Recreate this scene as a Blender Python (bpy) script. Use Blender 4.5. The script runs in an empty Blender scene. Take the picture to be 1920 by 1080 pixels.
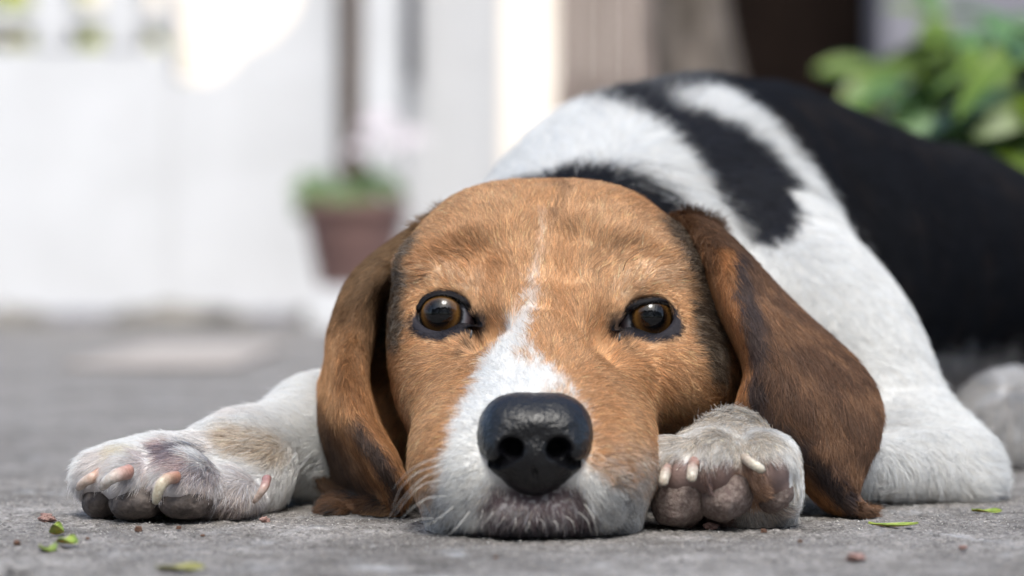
import bpy, math, time
import numpy as np
T0 = time.time()
rng = np.random.default_rng(7)
R = math.radians
scene = bpy.context.scene
COL = scene.collection

# ------------------------------------------------------------------ camera
F = 1920 * 100.0 / 36.0          # focal length in photo pixels (100 mm on 36 mm)
H = 0.0975                       # camera height
HY = 490.0                       # photo row of the horizon
cam_d = bpy.data.cameras.new('camera'); cam = bpy.data.objects.new('camera', cam_d); COL.objects.link(cam)
cam.location = (0, 0, H); cam.rotation_euler = (R(90), 0, 0)
cam_d.lens = 100; cam_d.sensor_width = 36; cam_d.shift_y = -(540 - HY) / 1920.0
cam_d.clip_start = 0.02; cam_d.clip_end = 400
cam_d.dof.use_dof = True; cam_d.dof.focus_distance = 1.058; cam_d.dof.aperture_fstop = 6.2
scene.camera = cam

# ------------------------------------------------------------------ light
SUN_EL, SUN_AZ = 56.0, 4.0       # azimuth: degrees to the right of straight behind the camera
world = bpy.data.worlds.new('World'); scene.world = world; world.use_nodes = True
nt = world.node_tree; nt.nodes.clear()
wo = nt.nodes.new('ShaderNodeOutputWorld'); bg = nt.nodes.new('ShaderNodeBackground')
sky = nt.nodes.new('ShaderNodeTexSky'); sky.sky_type = 'NISHITA'; sky.sun_disc = False
sky.sun_elevation = R(SUN_EL); sky.sun_rotation = R(180 - SUN_AZ); sky.dust_density = 4.0; sky.air_density = 0.8; sky.ozone_density = 0.5
mul = nt.nodes.new('ShaderNodeMix'); mul.data_type = 'RGBA'; mul.blend_type = 'MULTIPLY'
mul.inputs[0].default_value = 1.0; mul.inputs[7].default_value = (0.87, 0.94, 0.95, 1)
nt.links.new(sky.outputs[0], mul.inputs[6]); nt.links.new(mul.outputs[2], bg.inputs[0]); nt.links.new(bg.outputs[0], wo.inputs[0])
bg.inputs[1].default_value = 0.15
sd = bpy.data.lights.new('sun', 'SUN'); sun = bpy.data.objects.new('sun', sd); COL.objects.link(sun)
sd.energy = 1.0; sd.angle = R(19); sd.color = (1.0, 0.99, 0.97)
# light comes from the camera's side, above and a little to the right
sun.rotation_euler = (R(90 - SUN_EL), 0, R(SUN_AZ))
vs = scene.view_settings; vs.view_transform = 'Standard'; vs.look = 'None'; vs.exposure = 1.2; vs.gamma = 1.0; vs.use_curve_mapping = False
scene.render.resolution_x = 1024; scene.render.resolution_y = 576
try:
    scene.cycles_curves.shape = 'RIBBONS'; scene.cycles_curves.subdivisions = 2
except Exception: pass

# ------------------------------------------------------------------ helpers
def P(px, py, Y):                # the point of the place that lies at depth Y behind photo position px, py
    return np.array([(px - 960) / F * Y, Y, H + (HY - py) / F * Y])
def S(r, Y): return r / F * Y
def hash3(i, j, k, seed):
    n = (i * 374761393 + j * 668265263 + k * 1274126177 + seed * 144664753) & 0x7fffffff
    n = ((n ^ (n >> 13)) * 1274126177) & 0x7fffffff
    return ((n ^ (n >> 16)) & 0xffffff) / float(0xffffff)
def noise(p, scale, seed=0):     # value noise, 0..1
    q = p * scale; f = np.floor(q).astype(np.int64); t = q - f; t = t * t * (3 - 2 * t); r = 0
    for a in (0, 1):
        for b in (0, 1):
            for c in (0, 1):
                w = (t[:, 0] if a else 1 - t[:, 0]) * (t[:, 1] if b else 1 - t[:, 1]) * (t[:, 2] if c else 1 - t[:, 2])
                r = r + w * hash3(f[:, 0] + a, f[:, 1] + b, f[:, 2] + c, seed)
    return r
def fbm(p, scale, seed=0):
    return 0.55 * noise(p, scale, seed) + 0.3 * noise(p, scale * 2.1, seed + 5) + 0.15 * noise(p, scale * 4.3, seed + 9)
def sm(a, b, x):
    t = np.clip((x - a) / (b - a), 0, 1); return t * t * (3 - 2 * t)
def tag(o, label=None, cat=None, group=None, kind=None):
    if label: o['label'] = label
    if cat: o['category'] = cat
    if group: o['group'] = group
    if kind: o['kind'] = kind
    return o
def empty(name, loc, label, cat, group=None):
    o = bpy.data.objects.new(name, None); COL.objects.link(o); o.location = loc; o.empty_display_size = 0.02
    return tag(o, label, cat, group)
def mesh_obj(name, V, Fc, mat, parent=None, smooth=True, colors=None, extra=None):
    me = bpy.data.meshes.new(name)
    V = np.asarray(V, dtype=np.float64)
    if parent is not None: V = V - np.array(parent.location)
    if isinstance(Fc, np.ndarray):
        me.vertices.add(len(V)); me.vertices.foreach_set('co', V.astype(np.float32).ravel())
        k = Fc.shape[1]
        me.loops.add(Fc.size); me.loops.foreach_set('vertex_index', Fc.astype(np.int32).ravel())
        me.polygons.add(len(Fc)); me.polygons.foreach_set('loop_start', np.arange(0, Fc.size, k, dtype=np.int32))
        me.update(calc_edges=True); me.validate()
    else:
        me.from_pydata([tuple(v) for v in V], [], Fc)
    if smooth: me.polygons.foreach_set('use_smooth', np.ones(len(me.polygons), dtype=bool))
    if colors is not None:
        a = me.color_attributes.new('coat', 'FLOAT_COLOR', 'POINT')
        a.data.foreach_set('color', np.c_[colors, np.ones(len(colors))].astype(np.float32).ravel())
    if mat: me.materials.append(mat)
    me.update()
    o = bpy.data.objects.new(name, me); COL.objects.link(o)
    if parent is not None: o.parent = parent
    return o

# ---- materials
def new_mat(name):
    m = bpy.data.materials.new(name); m.use_nodes = True
    return m, m.node_tree, m.node_tree.nodes['Principled BSDF']
def N_(nt, t, **kw):
    n = nt.nodes.new(t)
    for k, v in kw.items():
        if k in ('noise_dimensions', 'operation', 'blend_type', 'data_type', 'attribute_name', 'feature', 'musgrave_type'): setattr(n, k, v)
        else: n.inputs[k].default_value = v
    return n
def pmat(name, c1, c2=None, scale=20.0, rough=0.6, bump=0.0, bscale=None, coord='Object', spec=0.5, coat=0.0, stretch=None, detail=6, dist=0.002, sss=0.0, lo=0.35, hi=0.65):
    m, nt, b = new_mat(name); L = nt.links.new
    tc = nt.nodes.new('ShaderNodeTexCoord'); src = tc.outputs[coord]
    if stretch:
        mp = nt.nodes.new('ShaderNodeMapping'); mp.inputs['Scale'].default_value = stretch; L(src, mp.inputs[0]); src = mp.outputs[0]
    n = N_(nt, 'ShaderNodeTexNoise', Scale=scale, Detail=detail, Roughness=0.6); L(src, n.inputs['Vector'])
    r = nt.nodes.new('ShaderNodeValToRGB'); r.color_ramp.elements[0].position = lo; r.color_ramp.elements[1].position = hi
    r.color_ramp.elements[0].color = (*c1, 1); r.color_ramp.elements[1].color = (*(c2 or c1), 1)
    L(n.outputs[0], r.inputs[0]); L(r.outputs[0], b.inputs['Base Color'])
    b.inputs['Roughness'].default_value = rough; b.inputs['Specular IOR Level'].default_value = spec
    b.inputs['Coat Weight'].default_value = coat; b.inputs['Coat Roughness'].default_value = 0.1
    if sss: b.inputs['Subsurface Weight'].default_value = sss; b.inputs['Subsurface Radius'].default_value = (0.004, 0.0015, 0.001); b.inputs['Subsurface Scale'].default_value = 1.0
    if bump:
        n2 = N_(nt, 'ShaderNodeTexNoise', Scale=bscale or scale * 3, Detail=5, Roughness=0.6); L(src, n2.inputs['Vector'])
        bp = nt.nodes.new('ShaderNodeBump'); bp.inputs['Strength'].default_value = bump; bp.inputs['Distance'].default_value = dist
        L(n2.outputs[0], bp.inputs['Height']); L(bp.outputs[0], b.inputs['Normal'])
    return m

# ------------------------------------------------------------------ implicit surfaces
class Field:
    def __init__(s): s.pr = []
    def ell(s, px, py, Y, rx, rz, ry, k=0.008, g='body', op='+', roll=0.0, yaw=0.0):
        c = P(px, py, Y); r = np.array([S(rx, Y), ry, S(rz, Y)])
        cr, sr = math.cos(R(roll)), math.sin(R(roll)); cy, sy = math.cos(R(yaw)), math.sin(R(yaw))
        A = np.array([[cr, 0, sr], [0, 1, 0], [-sr, 0, cr]]) @ np.array([[cy, sy, 0], [-sy, cy, 0], [0, 0, 1]])
        s.pr.append(('e', c, r, A, k, g, op, c - r.max(), c + r.max())); return s
    def cone(s, a, b, k=0.008, g='body', op='+'):
        pa, ra = P(*a[:3]), S(a[3], a[2]); pb, rb = P(*b[:3]), S(b[3], b[2]); m = max(ra, rb)
        s.pr.append(('c', pa, pb, (ra, rb), k, g, op, np.minimum(pa, pb) - m, np.maximum(pa, pb) + m)); return s
    @staticmethod
    def dist(p, x, y, z):
        if p[0] == 'e':
            c, r, A = p[1], p[2], p[3]
            X, Y, Z = x - c[0], y - c[1], z - c[2]
            u = A[0, 0] * X + A[0, 1] * Y + A[0, 2] * Z; v = A[1, 0] * X + A[1, 1] * Y + A[1, 2] * Z; w = A[2, 0] * X + A[2, 1] * Y + A[2, 2] * Z
            k0 = np.sqrt((u / r[0]) ** 2 + (v / r[1]) ** 2 + (w / r[2]) ** 2); k1 = np.sqrt((u / r[0] ** 2) ** 2 + (v / r[1] ** 2) ** 2 + (w / r[2] ** 2) ** 2)
            return k0 * (k0 - 1) / (k1 + 1e-9)
        a, b, (ra, rb) = p[1], p[2], p[3]; ba = b - a
        X, Y, Z = x - a[0], y - a[1], z - a[2]
        t = np.clip((X * ba[0] + Y * ba[1] + Z * ba[2]) / (ba @ ba), 0, 1)
        return np.sqrt((X - t * ba[0]) ** 2 + (Y - t * ba[1]) ** 2 + (Z - t * ba[2]) ** 2) - (ra + (rb - ra) * t)
    @staticmethod
    def mix(d, e, k, op):
        if op == '+':
            h = np.maximum(k - np.abs(d - e), 0) / k; return np.minimum(d, e) - h * h * k * 0.25
        e = -e; h = np.maximum(k - np.abs(d - e), 0) / k; return np.maximum(d, e) + h * h * k * 0.25
    def at(s, pts, only=None, ops='+-'):
        d = np.full(len(pts), 1.0)
        for p in s.pr:
            if only and p[5] not in only: continue
            if p[6] not in ops: continue
            mg = p[4] * 1.2 + 0.012
            m = np.all((pts > p[7] - mg) & (pts < p[8] + mg), axis=1)
            if not m.any(): continue
            q = pts[m]; d[m] = s.mix(d[m], s.dist(p, q[:, 0], q[:, 1], q[:, 2]), p[4], p[6])
        return d
    def grid(s, lo, hi, h):
        n = [int(math.ceil((hi[i] - lo[i]) / h)) + 1 for i in range(3)]
        ax = [lo[i] + h * np.arange(n[i]) for i in range(3)]
        D = np.full(n, 1.0, dtype=np.float64)
        for p in s.pr:
            mg = p[4] * 1.2 + 3 * h
            sl = []
            for i in range(3):
                a = int(max(0, math.floor((p[7][i] - mg - lo[i]) / h))); b = int(min(n[i], math.ceil((p[8][i] + mg - lo[i]) / h) + 1)); sl.append(slice(a, max(a, b)))
            sl = tuple(sl)
            if D[sl].size == 0: continue
            x = ax[0][sl[0]][:, None, None]; y = ax[1][sl[1]][None, :, None]; z = ax[2][sl[2]][None, None, :]
            D[sl] = s.mix(D[sl], s.dist(p, x, y, z), p[4], p[6])
        return D, ax
def surface_nets(D, lo, h):
    s = D < 0; nx, ny, nz = D.shape
    acc = np.zeros((nx - 1, ny - 1, nz - 1, 3)); cnt = np.zeros((nx - 1, ny - 1, nz - 1))
    cr = []
    for axis in range(3):
        a = [slice(None)] * 3; b = [slice(None)] * 3; a[axis] = slice(0, -1); b[axis] = slice(1, None)
        A, B = D[tuple(a)], D[tuple(b)]; c = s[tuple(a)] != s[tuple(b)]; idx = np.argwhere(c)
        if len(idx) == 0: cr.append(idx); continue
        da, db = A[c], B[c]; t = da / (da - db)
        pos = idx.astype(float); pos[:, axis] += t
        o = [i for i in range(3) if i != axis]
        for u in (0, 1):
            for v in (0, 1):
                q = idx.copy(); q[:, o[0]] -= u; q[:, o[1]] -= v
                ok = (q >= 0).all(1) & (q[:, 0] < nx - 1) & (q[:, 1] < ny - 1) & (q[:, 2] < nz - 1)
                qq = q[ok]; np.add.at(acc, (qq[:, 0], qq[:, 1], qq[:, 2]), pos[ok]); np.add.at(cnt, (qq[:, 0], qq[:, 1], qq[:, 2]), 1)
        cr.append((idx, da < 0))
    act = cnt > 0; vid = -np.ones(act.shape, dtype=np.int64); vid[act] = np.arange(act.sum())
    V = acc[act] / cnt[act][:, None] * h + np.array(lo)
    quads = []
    for axis in range(3):
        if len(cr[axis]) == 0: continue
        idx, inside = cr[axis]; o = [(axis + 1) % 3, (axis + 2) % 3]
        lim = np.array(act.shape)
        ok = (idx[:, o[0]] > 0) & (idx[:, o[1]] > 0) & (idx[:, o[0]] < lim[o[0]]) & (idx[:, o[1]] < lim[o[1]]) & (idx[:, axis] < lim[axis])
        idx = idx[ok]; inside = inside[ok]
        def g(u, v):
            q = idx.copy(); q[:, o[0]] -= u; q[:, o[1]] -= v; return vid[q[:, 0], q[:, 1], q[:, 2]]
        Q = np.stack([g(1, 1), g(0, 1), g(0, 0), g(1, 0)], 1)
        Q[~inside] = Q[~inside][:, ::-1]; quads.append(Q)
    return V, np.concatenate(quads)
def subdivide(V, Q):
    e = np.stack([Q, np.roll(Q, -1, 1)], 2).reshape(-1, 2); es = np.sort(e, 1)
    key = es[:, 0] * len(V) + es[:, 1]; u, first, inv = np.unique(key, return_index=True, return_inverse=True)
    mids = V[es[first]].mean(1); cen = V[Q].mean(1)
    E = inv.reshape(-1, 4) + len(V); C = np.arange(len(Q)) + len(V) + len(mids)
    nv = np.concatenate([V, mids, cen])
    nq = np.concatenate([np.stack([Q[:, i], E[:, i], C, E[:, (i + 3) % 4]], 1) for i in range(4)])
    return nv, nq
def normals(V, Q):
    d1 = V[Q[:, 2]] - V[Q[:, 0]]; d2 = V[Q[:, 3]] - V[Q[:, 1]]; n = np.cross(d1, d2)
    N = np.zeros_like(V)
    for i in range(3):
        N[:, i] = sum(np.bincount(Q[:, j], n[:, i], len(V)) for j in range(4))
    return N / (np.linalg.norm(N, axis=1)[:, None] + 1e-12)
def relax(V, Q, it=1):
    e = np.stack([Q, np.roll(Q, -1, 1)], 2).reshape(-1, 2); c = np.bincount(e[:, 0], minlength=len(V)) + np.bincount(e[:, 1], minlength=len(V))
    for _ in range(it):
        A = np.stack([np.bincount(e[:, 0], V[e[:, 1], i], len(V)) + np.bincount(e[:, 1], V[e[:, 0], i], len(V)) for i in range(3)], 1)
        V = 0.5 * V + 0.5 * A / c[:, None]
    return V
def polygonise(fld, lo, hi, h, sub, extra=None, floor=True):
    D, ax = fld.grid(lo, hi, h)
    V, Q = surface_nets(D, lo, h)
    V = relax(V, Q, 2)
    for i in range(sub):
        V, Q = subdivide(V, Q)
        for _ in range(2):
            n = normals(V, Q); d = np.clip(fld.at(V), -0.004, 0.004); V = V - n * (d * 0.85)[:, None]
        V = relax(V, Q, 1)
    n = normals(V, Q); d = np.clip(fld.at(V), -0.004, 0.004); V = V - n * (d * 0.8)[:, None]
    if floor: V[:, 2] = np.maximum(V[:, 2], 0.0008)
    return V, Q
def ray_hit(fld, px, py, y0=0.96, y1=1.35, n=500, only=None, ops='+'):
    Y = np.linspace(y0, y1, n); pts = np.stack([(px - 960) / F * Y, Y, H + (HY - py) / F * Y], 1)
    d = fld.at(pts, only, ops); i = np.argmax(d < 0); return Y[i]

# ------------------------------------------------------------------ the dog's shape
dog = empty('beagle', (0.05, 1.25, 0), 'tan, white and black beagle lying on the pavement with its chin on the ground', 'dog')
B = Field()
h_ = dict(g='head')
B.ell(1026, 535, 1.142, 276, 196, .060, k=.010, **h_)
B.ell(935, 455, 1.122, 125, 95, .036, k=.012, **h_)
B.ell(1112, 455, 1.122, 125, 95, .036, k=.012, **h_)
B.ell(842, 512, 1.103, 95, 50, .022, k=.020, roll=-10, **h_)
B.ell(1210, 516, 1.104, 92, 50, .022, k=.020, roll=10, **h_)
B.ell(1285, 560, 1.138, 55, 130, .028, k=.014, **h_)
B.cone((1003, 800, 1.018, 84), (1022, 590, 1.096, 98), k=.018, **h_)
B.cone((1000, 862, 1.030, 138), (1018, 700, 1.118, 215), k=.020, **h_)
B.ell(1002, 800, 1.066, 205, 150, .040, k=.020, **h_)
B.ell(822, 700, 1.105, 85, 125, .036, k=.016, roll=4, **h_)
B.ell(1262, 690, 1.112, 110, 115, .038, k=.018, **h_)
B.ell(1335, 700, 1.145, 85, 110, .035, k=.014, **h_)
B.ell(740, 740, 1.190, 80, 160, .035, k=.014, **h_)
B.ell(874, 876, 1.030, 100, 116, .036, k=.020, roll=4, **h_)
B.ell(1126, 878, 1.030, 100, 114, .036, k=.020, roll=-4, **h_)
B.ell(1000, 962, 1.022, 150, 48, .030, k=.010, **h_)
B.ell(1005, 870, 1.130, 235, 140, .065, k=.016, **h_)
B.ell(866, 970, 1.036, 56, 36, .022, k=.010, **h_)
B.ell(1136, 970, 1.036, 56, 36, .022, k=.010, **h_)
B.ell(800, 605, 1.112, 56, 88, .030, k=.012, **h_)
B.ell(1264, 610, 1.113, 56, 88, .030, k=.012, **h_)
# furrow of the forehead, hollows beside the bridge and under the eyes
def crease(pts, r, k, deep=.35):
    q = [(x, y, ray_hit(B, x, y, y0=1.0, y1=1.25, only=('head',)) - S(r, 1.1) * (1 - deep), r) for (x, y) in pts]
    for a, b in zip(q[:-1], q[1:]): NEWC.append((a, b, k))
NEWC = []
crease([(1038, 385), (1041, 440), (1032, 500), (1027, 560)], 18, .010, .25)
crease([(1078, 455), (1072, 510), (1066, 570)], 16, .010, .12)
crease([(905, 478), (870, 478), (830, 490)], 16, .010, .12)
crease([(1150, 484), (1190, 480), (1240, 494)], 16, .010, .10)
for a, b, k in NEWC: B.cone(a, b, k=k, op='-', **h_)
B.ell(925, 640, 1.062, 30, 44, .012, k=.014, op='-', **h_)
B.ell(1128, 645, 1.062, 30, 44, .012, k=.014, op='-', **h_)
EYES = dict(
    left=dict(c=(836, 590), ir=(823, 588), R=.0124, con=[(891, 608), (881, 587), (868, 569), (849, 557), (824, 553), (800, 562), (787, 580), (780, 595), (788, 609), (802, 618), (824, 621), (848, 613), (868, 606)]),
    right=dict(c=(1214, 595), ir=(1226, 595), R=.0122, con=[(1161, 615), (1171, 596), (1185, 582), (1204, 571), (1228, 567), (1250, 572), (1264, 586), (1269, 602), (1260, 614), (1243, 622), (1222, 624), (1200, 618), (1182, 614)]))
for e in EYES.values():
    e['Y'] = ray_hit(B, *e['c'], only=('head',)); print('eye surface Y', e['Y'])
    e['cy'] = e['Y'] + e['R'] + 0.0006
for e in EYES.values():
    B.ell(e['c'][0], e['c'][1], e['cy'] - .006, 54, 41, .014, k=.0025, op='-', **h_)
B.ell(889, 607, EYES['left']['Y'] + .002, 13, 11, .006, k=.002, op='-', **h_)
B.ell(1163, 614, EYES['right']['Y'] + .002, 13, 11, .006, k=.002, op='-', **h_)
b_ = dict(g='body')
B.cone((1015, 600, 1.20, 232), (1200, 500, 1.32, 318), k=.016, **b_)
B.ell(1310, 490, 1.37, 280, 340, .12, k=.02, **b_)
B.cone((1390, 500, 1.44, 340), (1750, 560, 1.66, 262), k=.02, **b_)
B.cone((1750, 560, 1.66, 262), (2010, 610, 1.86, 220), k=.02, **b_)
B.ell(1880, 800, 1.375, 75, 92, .05, k=.01, **b_)
B.cone((1900, 790, 1.40, 70), (2150, 760, 1.50, 120), k=.01, **b_)
B.cone((2150, 700, 1.50, 120), (2100, 640, 1.75, 200), k=.03, **b_)
s_ = dict(g='leg')
B.cone((1450, 530, 1.265, 165), (1760, 866, 1.175, 80), k=.022, **s_)
B.ell(1560, 640, 1.24, 130, 200, .05, k=.02, roll=35, **s_)
B.ell(1815, 898, 1.165, 56, 40, .020, k=.012, **s_)
B.ell(1700, 860, 1.175, 150, 84, .028, k=.014, **s_)
B.cone((1800, 890, 1.165, 48), (1440, 850, 1.10, 56), k=.012, **s_)
B.cone((1440, 850, 1.10, 56), (1378, 838, 1.068, 66), k=.010, **s_)
# paw that shows its pads
q_ = dict(g='pawr')
B.ell(1362, 880, 1.055, 118, 92, .020, k=.008, **q_)
B.ell(1268, 882, 1.040, 46, 62, .018, k=.0065, roll=8, **q_)
B.ell(1338, 872, 1.036, 46, 66, .020, k=.0065, roll=-4, **q_)
B.ell(1432, 872, 1.038, 62, 66, .020, k=.0065, roll=-20, **q_)
B.ell(1462, 915, 1.044, 38, 52, .018, k=.005, **q_)
B.ell(1278, 935, 1.046, 52, 52, .016, k=.004, **q_)
B.ell(1360, 928, 1.046, 46, 48, .018, k=.004, **q_)
B.ell(1410, 962, 1.052, 80, 34, .016, k=.006, **q_)
# outstretched foreleg at the left
l_ = dict(g='legl')
B.cone((760, 760, 1.26, 130), (600, 802, 1.16, 84), k=.02, **l_)
B.cone((600, 802, 1.16, 84), (450, 862, 1.112, 74), k=.014, **l_)
B.cone((450, 862, 1.112, 74), (330, 893, 1.095, 68), k=.014, **l_)
B.ell(470, 905, 1.115, 60, 60, .022, k=.01, **l_)
p_ = dict(g='pawl')
B.ell(275, 888, 1.092, 112, 66, .026, k=.010, **p_)
B.ell(190, 893, 1.090, 48, 46, .018, k=.005, roll=-25, **p_)
B.ell(243, 898, 1.074, 50, 52, .018, k=.004, roll=-15, **p_)
B.ell(345, 905, 1.068, 62, 56, .018, k=.005, roll=-10, **p_)
B.ell(420, 925, 1.085, 70, 45, .020, k=.008, **p_)
B.cone((640, 830, 1.18, 60), (660, 935, 1.20, 45), k=.02, **p_)
B.ell(620, 885, 1.165, 85, 55, .028, k=.02, **p_)
B.cone((622, 952, 1.110, 17), (738, 956, 1.088, 20), k=.003, g='tip')
B.ell(640, 952, 1.105, 38, 20, .014, k=.004, g='tip')
V, Q = polygonise(B, (-.185, .965, -.008), (.43, 2.05, .196), .003, 2)
NV = normals(V, Q)
print('body verts', len(V), time.time() - T0)
GR = ['head', 'body', 'leg', 'pawr', 'legl', 'pawl', 'tip']
gd = np.stack([B.at(V, (g,), '+') for g in GR], 1); VG = gd.argmin(1)

# ---- ears: sheets through a net of control points
def catmull(pts, n):
    pts = np.asarray(pts); k = len(pts); t = np.linspace(0, k - 1, n); i = np.minimum(t.astype(int), k - 2); f = (t - i).reshape((-1,) + (1,) * (pts.ndim - 1))
    g = lambda j: pts[np.clip(j, 0, k - 1)]
    a, b, c, d = g(i - 1), g(i), g(i + 1), g(i + 2)
    return 0.5 * (2 * b + (c - a) * f + (2 * a - 5 * b + 4 * c - d) * f ** 2 + (3 * b - a - 3 * c + d) * f ** 3)
EAR_R = [
 [(1240, 458, 1.15), (1250, 416, 1.140), (1282, 396, 1.130), (1318, 404, 1.140), (1342, 426, 1.155), (1345, 448, 1.18)],
 [(1308, 520, 1.125), (1316, 490, 1.108), (1348, 468, 1.092), (1392, 472, 1.114), (1424, 505, 1.14), (1420, 525, 1.16)],
 [(1352, 600, 1.115), (1350, 580, 1.097), (1380, 562, 1.077), (1436, 560, 1.099), (1503, 583, 1.13), (1498, 605, 1.15)],
 [(1398, 690, 1.11), (1394, 680, 1.090), (1424, 665, 1.068), (1495, 655, 1.083), (1598, 672, 1.115), (1590, 688, 1.14)],
 [(1400, 760, 1.11), (1388, 757, 1.088), (1430, 750, 1.068), (1530, 745, 1.072), (1640, 742, 1.10), (1630, 745, 1.125)],
 [(1448, 828, 1.105), (1428, 830, 1.088), (1470, 825, 1.070), (1550, 815, 1.070), (1645, 810, 1.09), (1630, 815, 1.11)],
 [(1510, 890, 1.105), (1492, 898, 1.088), (1525, 892, 1.075), (1570, 880, 1.070), (1622, 880, 1.085), (1608, 882, 1.10)],
 [(1555, 938, 1.100), (1536, 942, 1.088), (1562, 940, 1.077), (1588, 930, 1.073), (1612, 925, 1.082), (1604, 930, 1.095)],
 [(1592, 960, 1.100), (1578, 968, 1.086), (1598, 970, 1.077), (1618, 966, 1.074), (1640, 960, 1.080), (1632, 958, 1.095)]]
EAR_L = [
 [(870, 420, 1.17), (835, 396, 1.150), (790, 420, 1.135), (775, 462, 1.12), (785, 500, 1.125), (800, 530, 1.15)],
 [(740, 500, 1.18), (700, 486, 1.155), (674, 508, 1.13), (690, 535, 1.106), (716, 548, 1.118), (735, 560, 1.16)],
 [(660, 600, 1.18), (634, 590, 1.155), (626, 602, 1.13), (652, 618, 1.100), (692, 628, 1.112), (705, 635, 1.16)],
 [(625, 690, 1.18), (606, 695, 1.150), (612, 706, 1.130), (642, 712, 1.082), (684, 708, 1.098), (690, 705, 1.15)],
 [(610, 780, 1.17), (566, 780, 1.150), (592, 796, 1.138), (650, 785, 1.076), (700, 782, 1.088), (704, 776, 1.14)],
 [(610, 860, 1.16), (554, 846, 1.140), (612, 875, 1.134), (694, 862, 1.071), (736, 850, 1.078), (733, 846, 1.12)],
 [(650, 905, 1.15), (594, 902, 1.130), (648, 918, 1.12), (730, 922, 1.076), (762, 912, 1.076), (750, 908, 1.10)],
 [(660, 935, 1.13), (620, 935, 1.120), (660, 950, 1.10), (730, 962, 1.086), (756, 958, 1.080), (745, 948, 1.10)]]
def ear_sheet(rows, nu, nv, thick=.0032):
    A = np.array([[P(*c) for c in r] for r in rows]); G = catmull(A, nv); G = catmull(G.transpose(1, 0, 2), nu).transpose(1, 0, 2)  # nv x nu x 3
    G[..., 2] = np.maximum(G[..., 2], 0.0035)
    idx = np.arange(nv * nu).reshape(nv, nu); Qf = np.stack([idx[:-1, :-1], idx[1:, :-1], idx[1:, 1:], idx[:-1, 1:]], -1).reshape(-1, 4)
    Vf = G.reshape(-1, 3); n = normals(Vf, Qf)
    if (n[:, 1] > 0).mean() > .5: Qf = Qf[:, ::-1].copy(); n = -n
    Vb = Vf - n * thick; Vb[:, 2] = np.maximum(Vb[:, 2], .001); m = len(Vf)
    br = np.concatenate([idx[0], idx[1:, -1], idx[-1, ::-1][1:], idx[::-1, 0][1:]]); bn = np.roll(br, -1); br, bn = br[:-1], br[1:]
    side = np.stack([br, bn, bn + m, br + m], 1)
    uv = np.stack(np.meshgrid(np.linspace(0, 1, nv), np.linspace(0, 1, nu), indexing='ij'), -1).reshape(-1, 2)
    dv = np.gradient(G, axis=0).reshape(-1, 3)
    return np.r_[Vf, Vb], np.r_[Qf, Qf[:, ::-1] + m, side], np.r_[uv, uv], np.r_[dv, dv], m, len(Qf)
EARS = [ear_sheet(EAR_L, 60, 110), ear_sheet(EAR_R, 70, 120)]

# ------------------------------------------------------------------ coat colours (marks of the animal and some painted shade, fixed on its surface)
WHITE = np.array([.80, .80, .79]); TAN = np.array([.52, .295, .148]); TANL = np.array([.62, .40, .235]); TAND = np.array([.34, .155, .060])
BLACK = np.array([.012, .013, .018]); DBR = np.array([.085, .045, .025]); GREY = np.array([.16, .13, .11]); LIP = np.array([.07, .05, .055])
def to_px(p): return 960 + p[:, 0] / p[:, 1] * F, HY - (p[:, 2] - H) / p[:, 1] * F
def poly_sd(x, y, poly):         # signed distance to a polygon, negative inside
    poly = np.array(poly, float); d = np.full(len(x), 1e9); ins = np.zeros(len(x), bool)
    for a, b in zip(poly, np.roll(poly, -1, 0)):
        e = b - a; t = np.clip(((x - a[0]) * e[0] + (y - a[1]) * e[1]) / (e @ e), 0, 1)
        d = np.minimum(d, np.hypot(x - a[0] - t * e[0], y - a[1] - t * e[1]))
        c = ((a[1] > y) != (b[1] > y)) & (x < (b[0] - a[0]) * (y - a[1]) / (b[1] - a[1] + 1e-12) + a[0]); ins ^= c
    return np.where(ins, -d, d)
def line_d(x, y, pts):
    d = np.full(len(x), 1e9)
    for a, b in zip(pts[:-1], pts[1:]):
        a = np.array(a, float); e = np.array(b, float) - a; t = np.clip(((x - a[0]) * e[0] + (y - a[1]) * e[1]) / (e @ e), 0, 1)
        d = np.minimum(d, np.hypot(x - a[0] - t * e[0], y - a[1] - t * e[1]))
    return d
def lay(c, w, col): return c * (1 - w[:, None]) + col * w[:, None]
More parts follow.
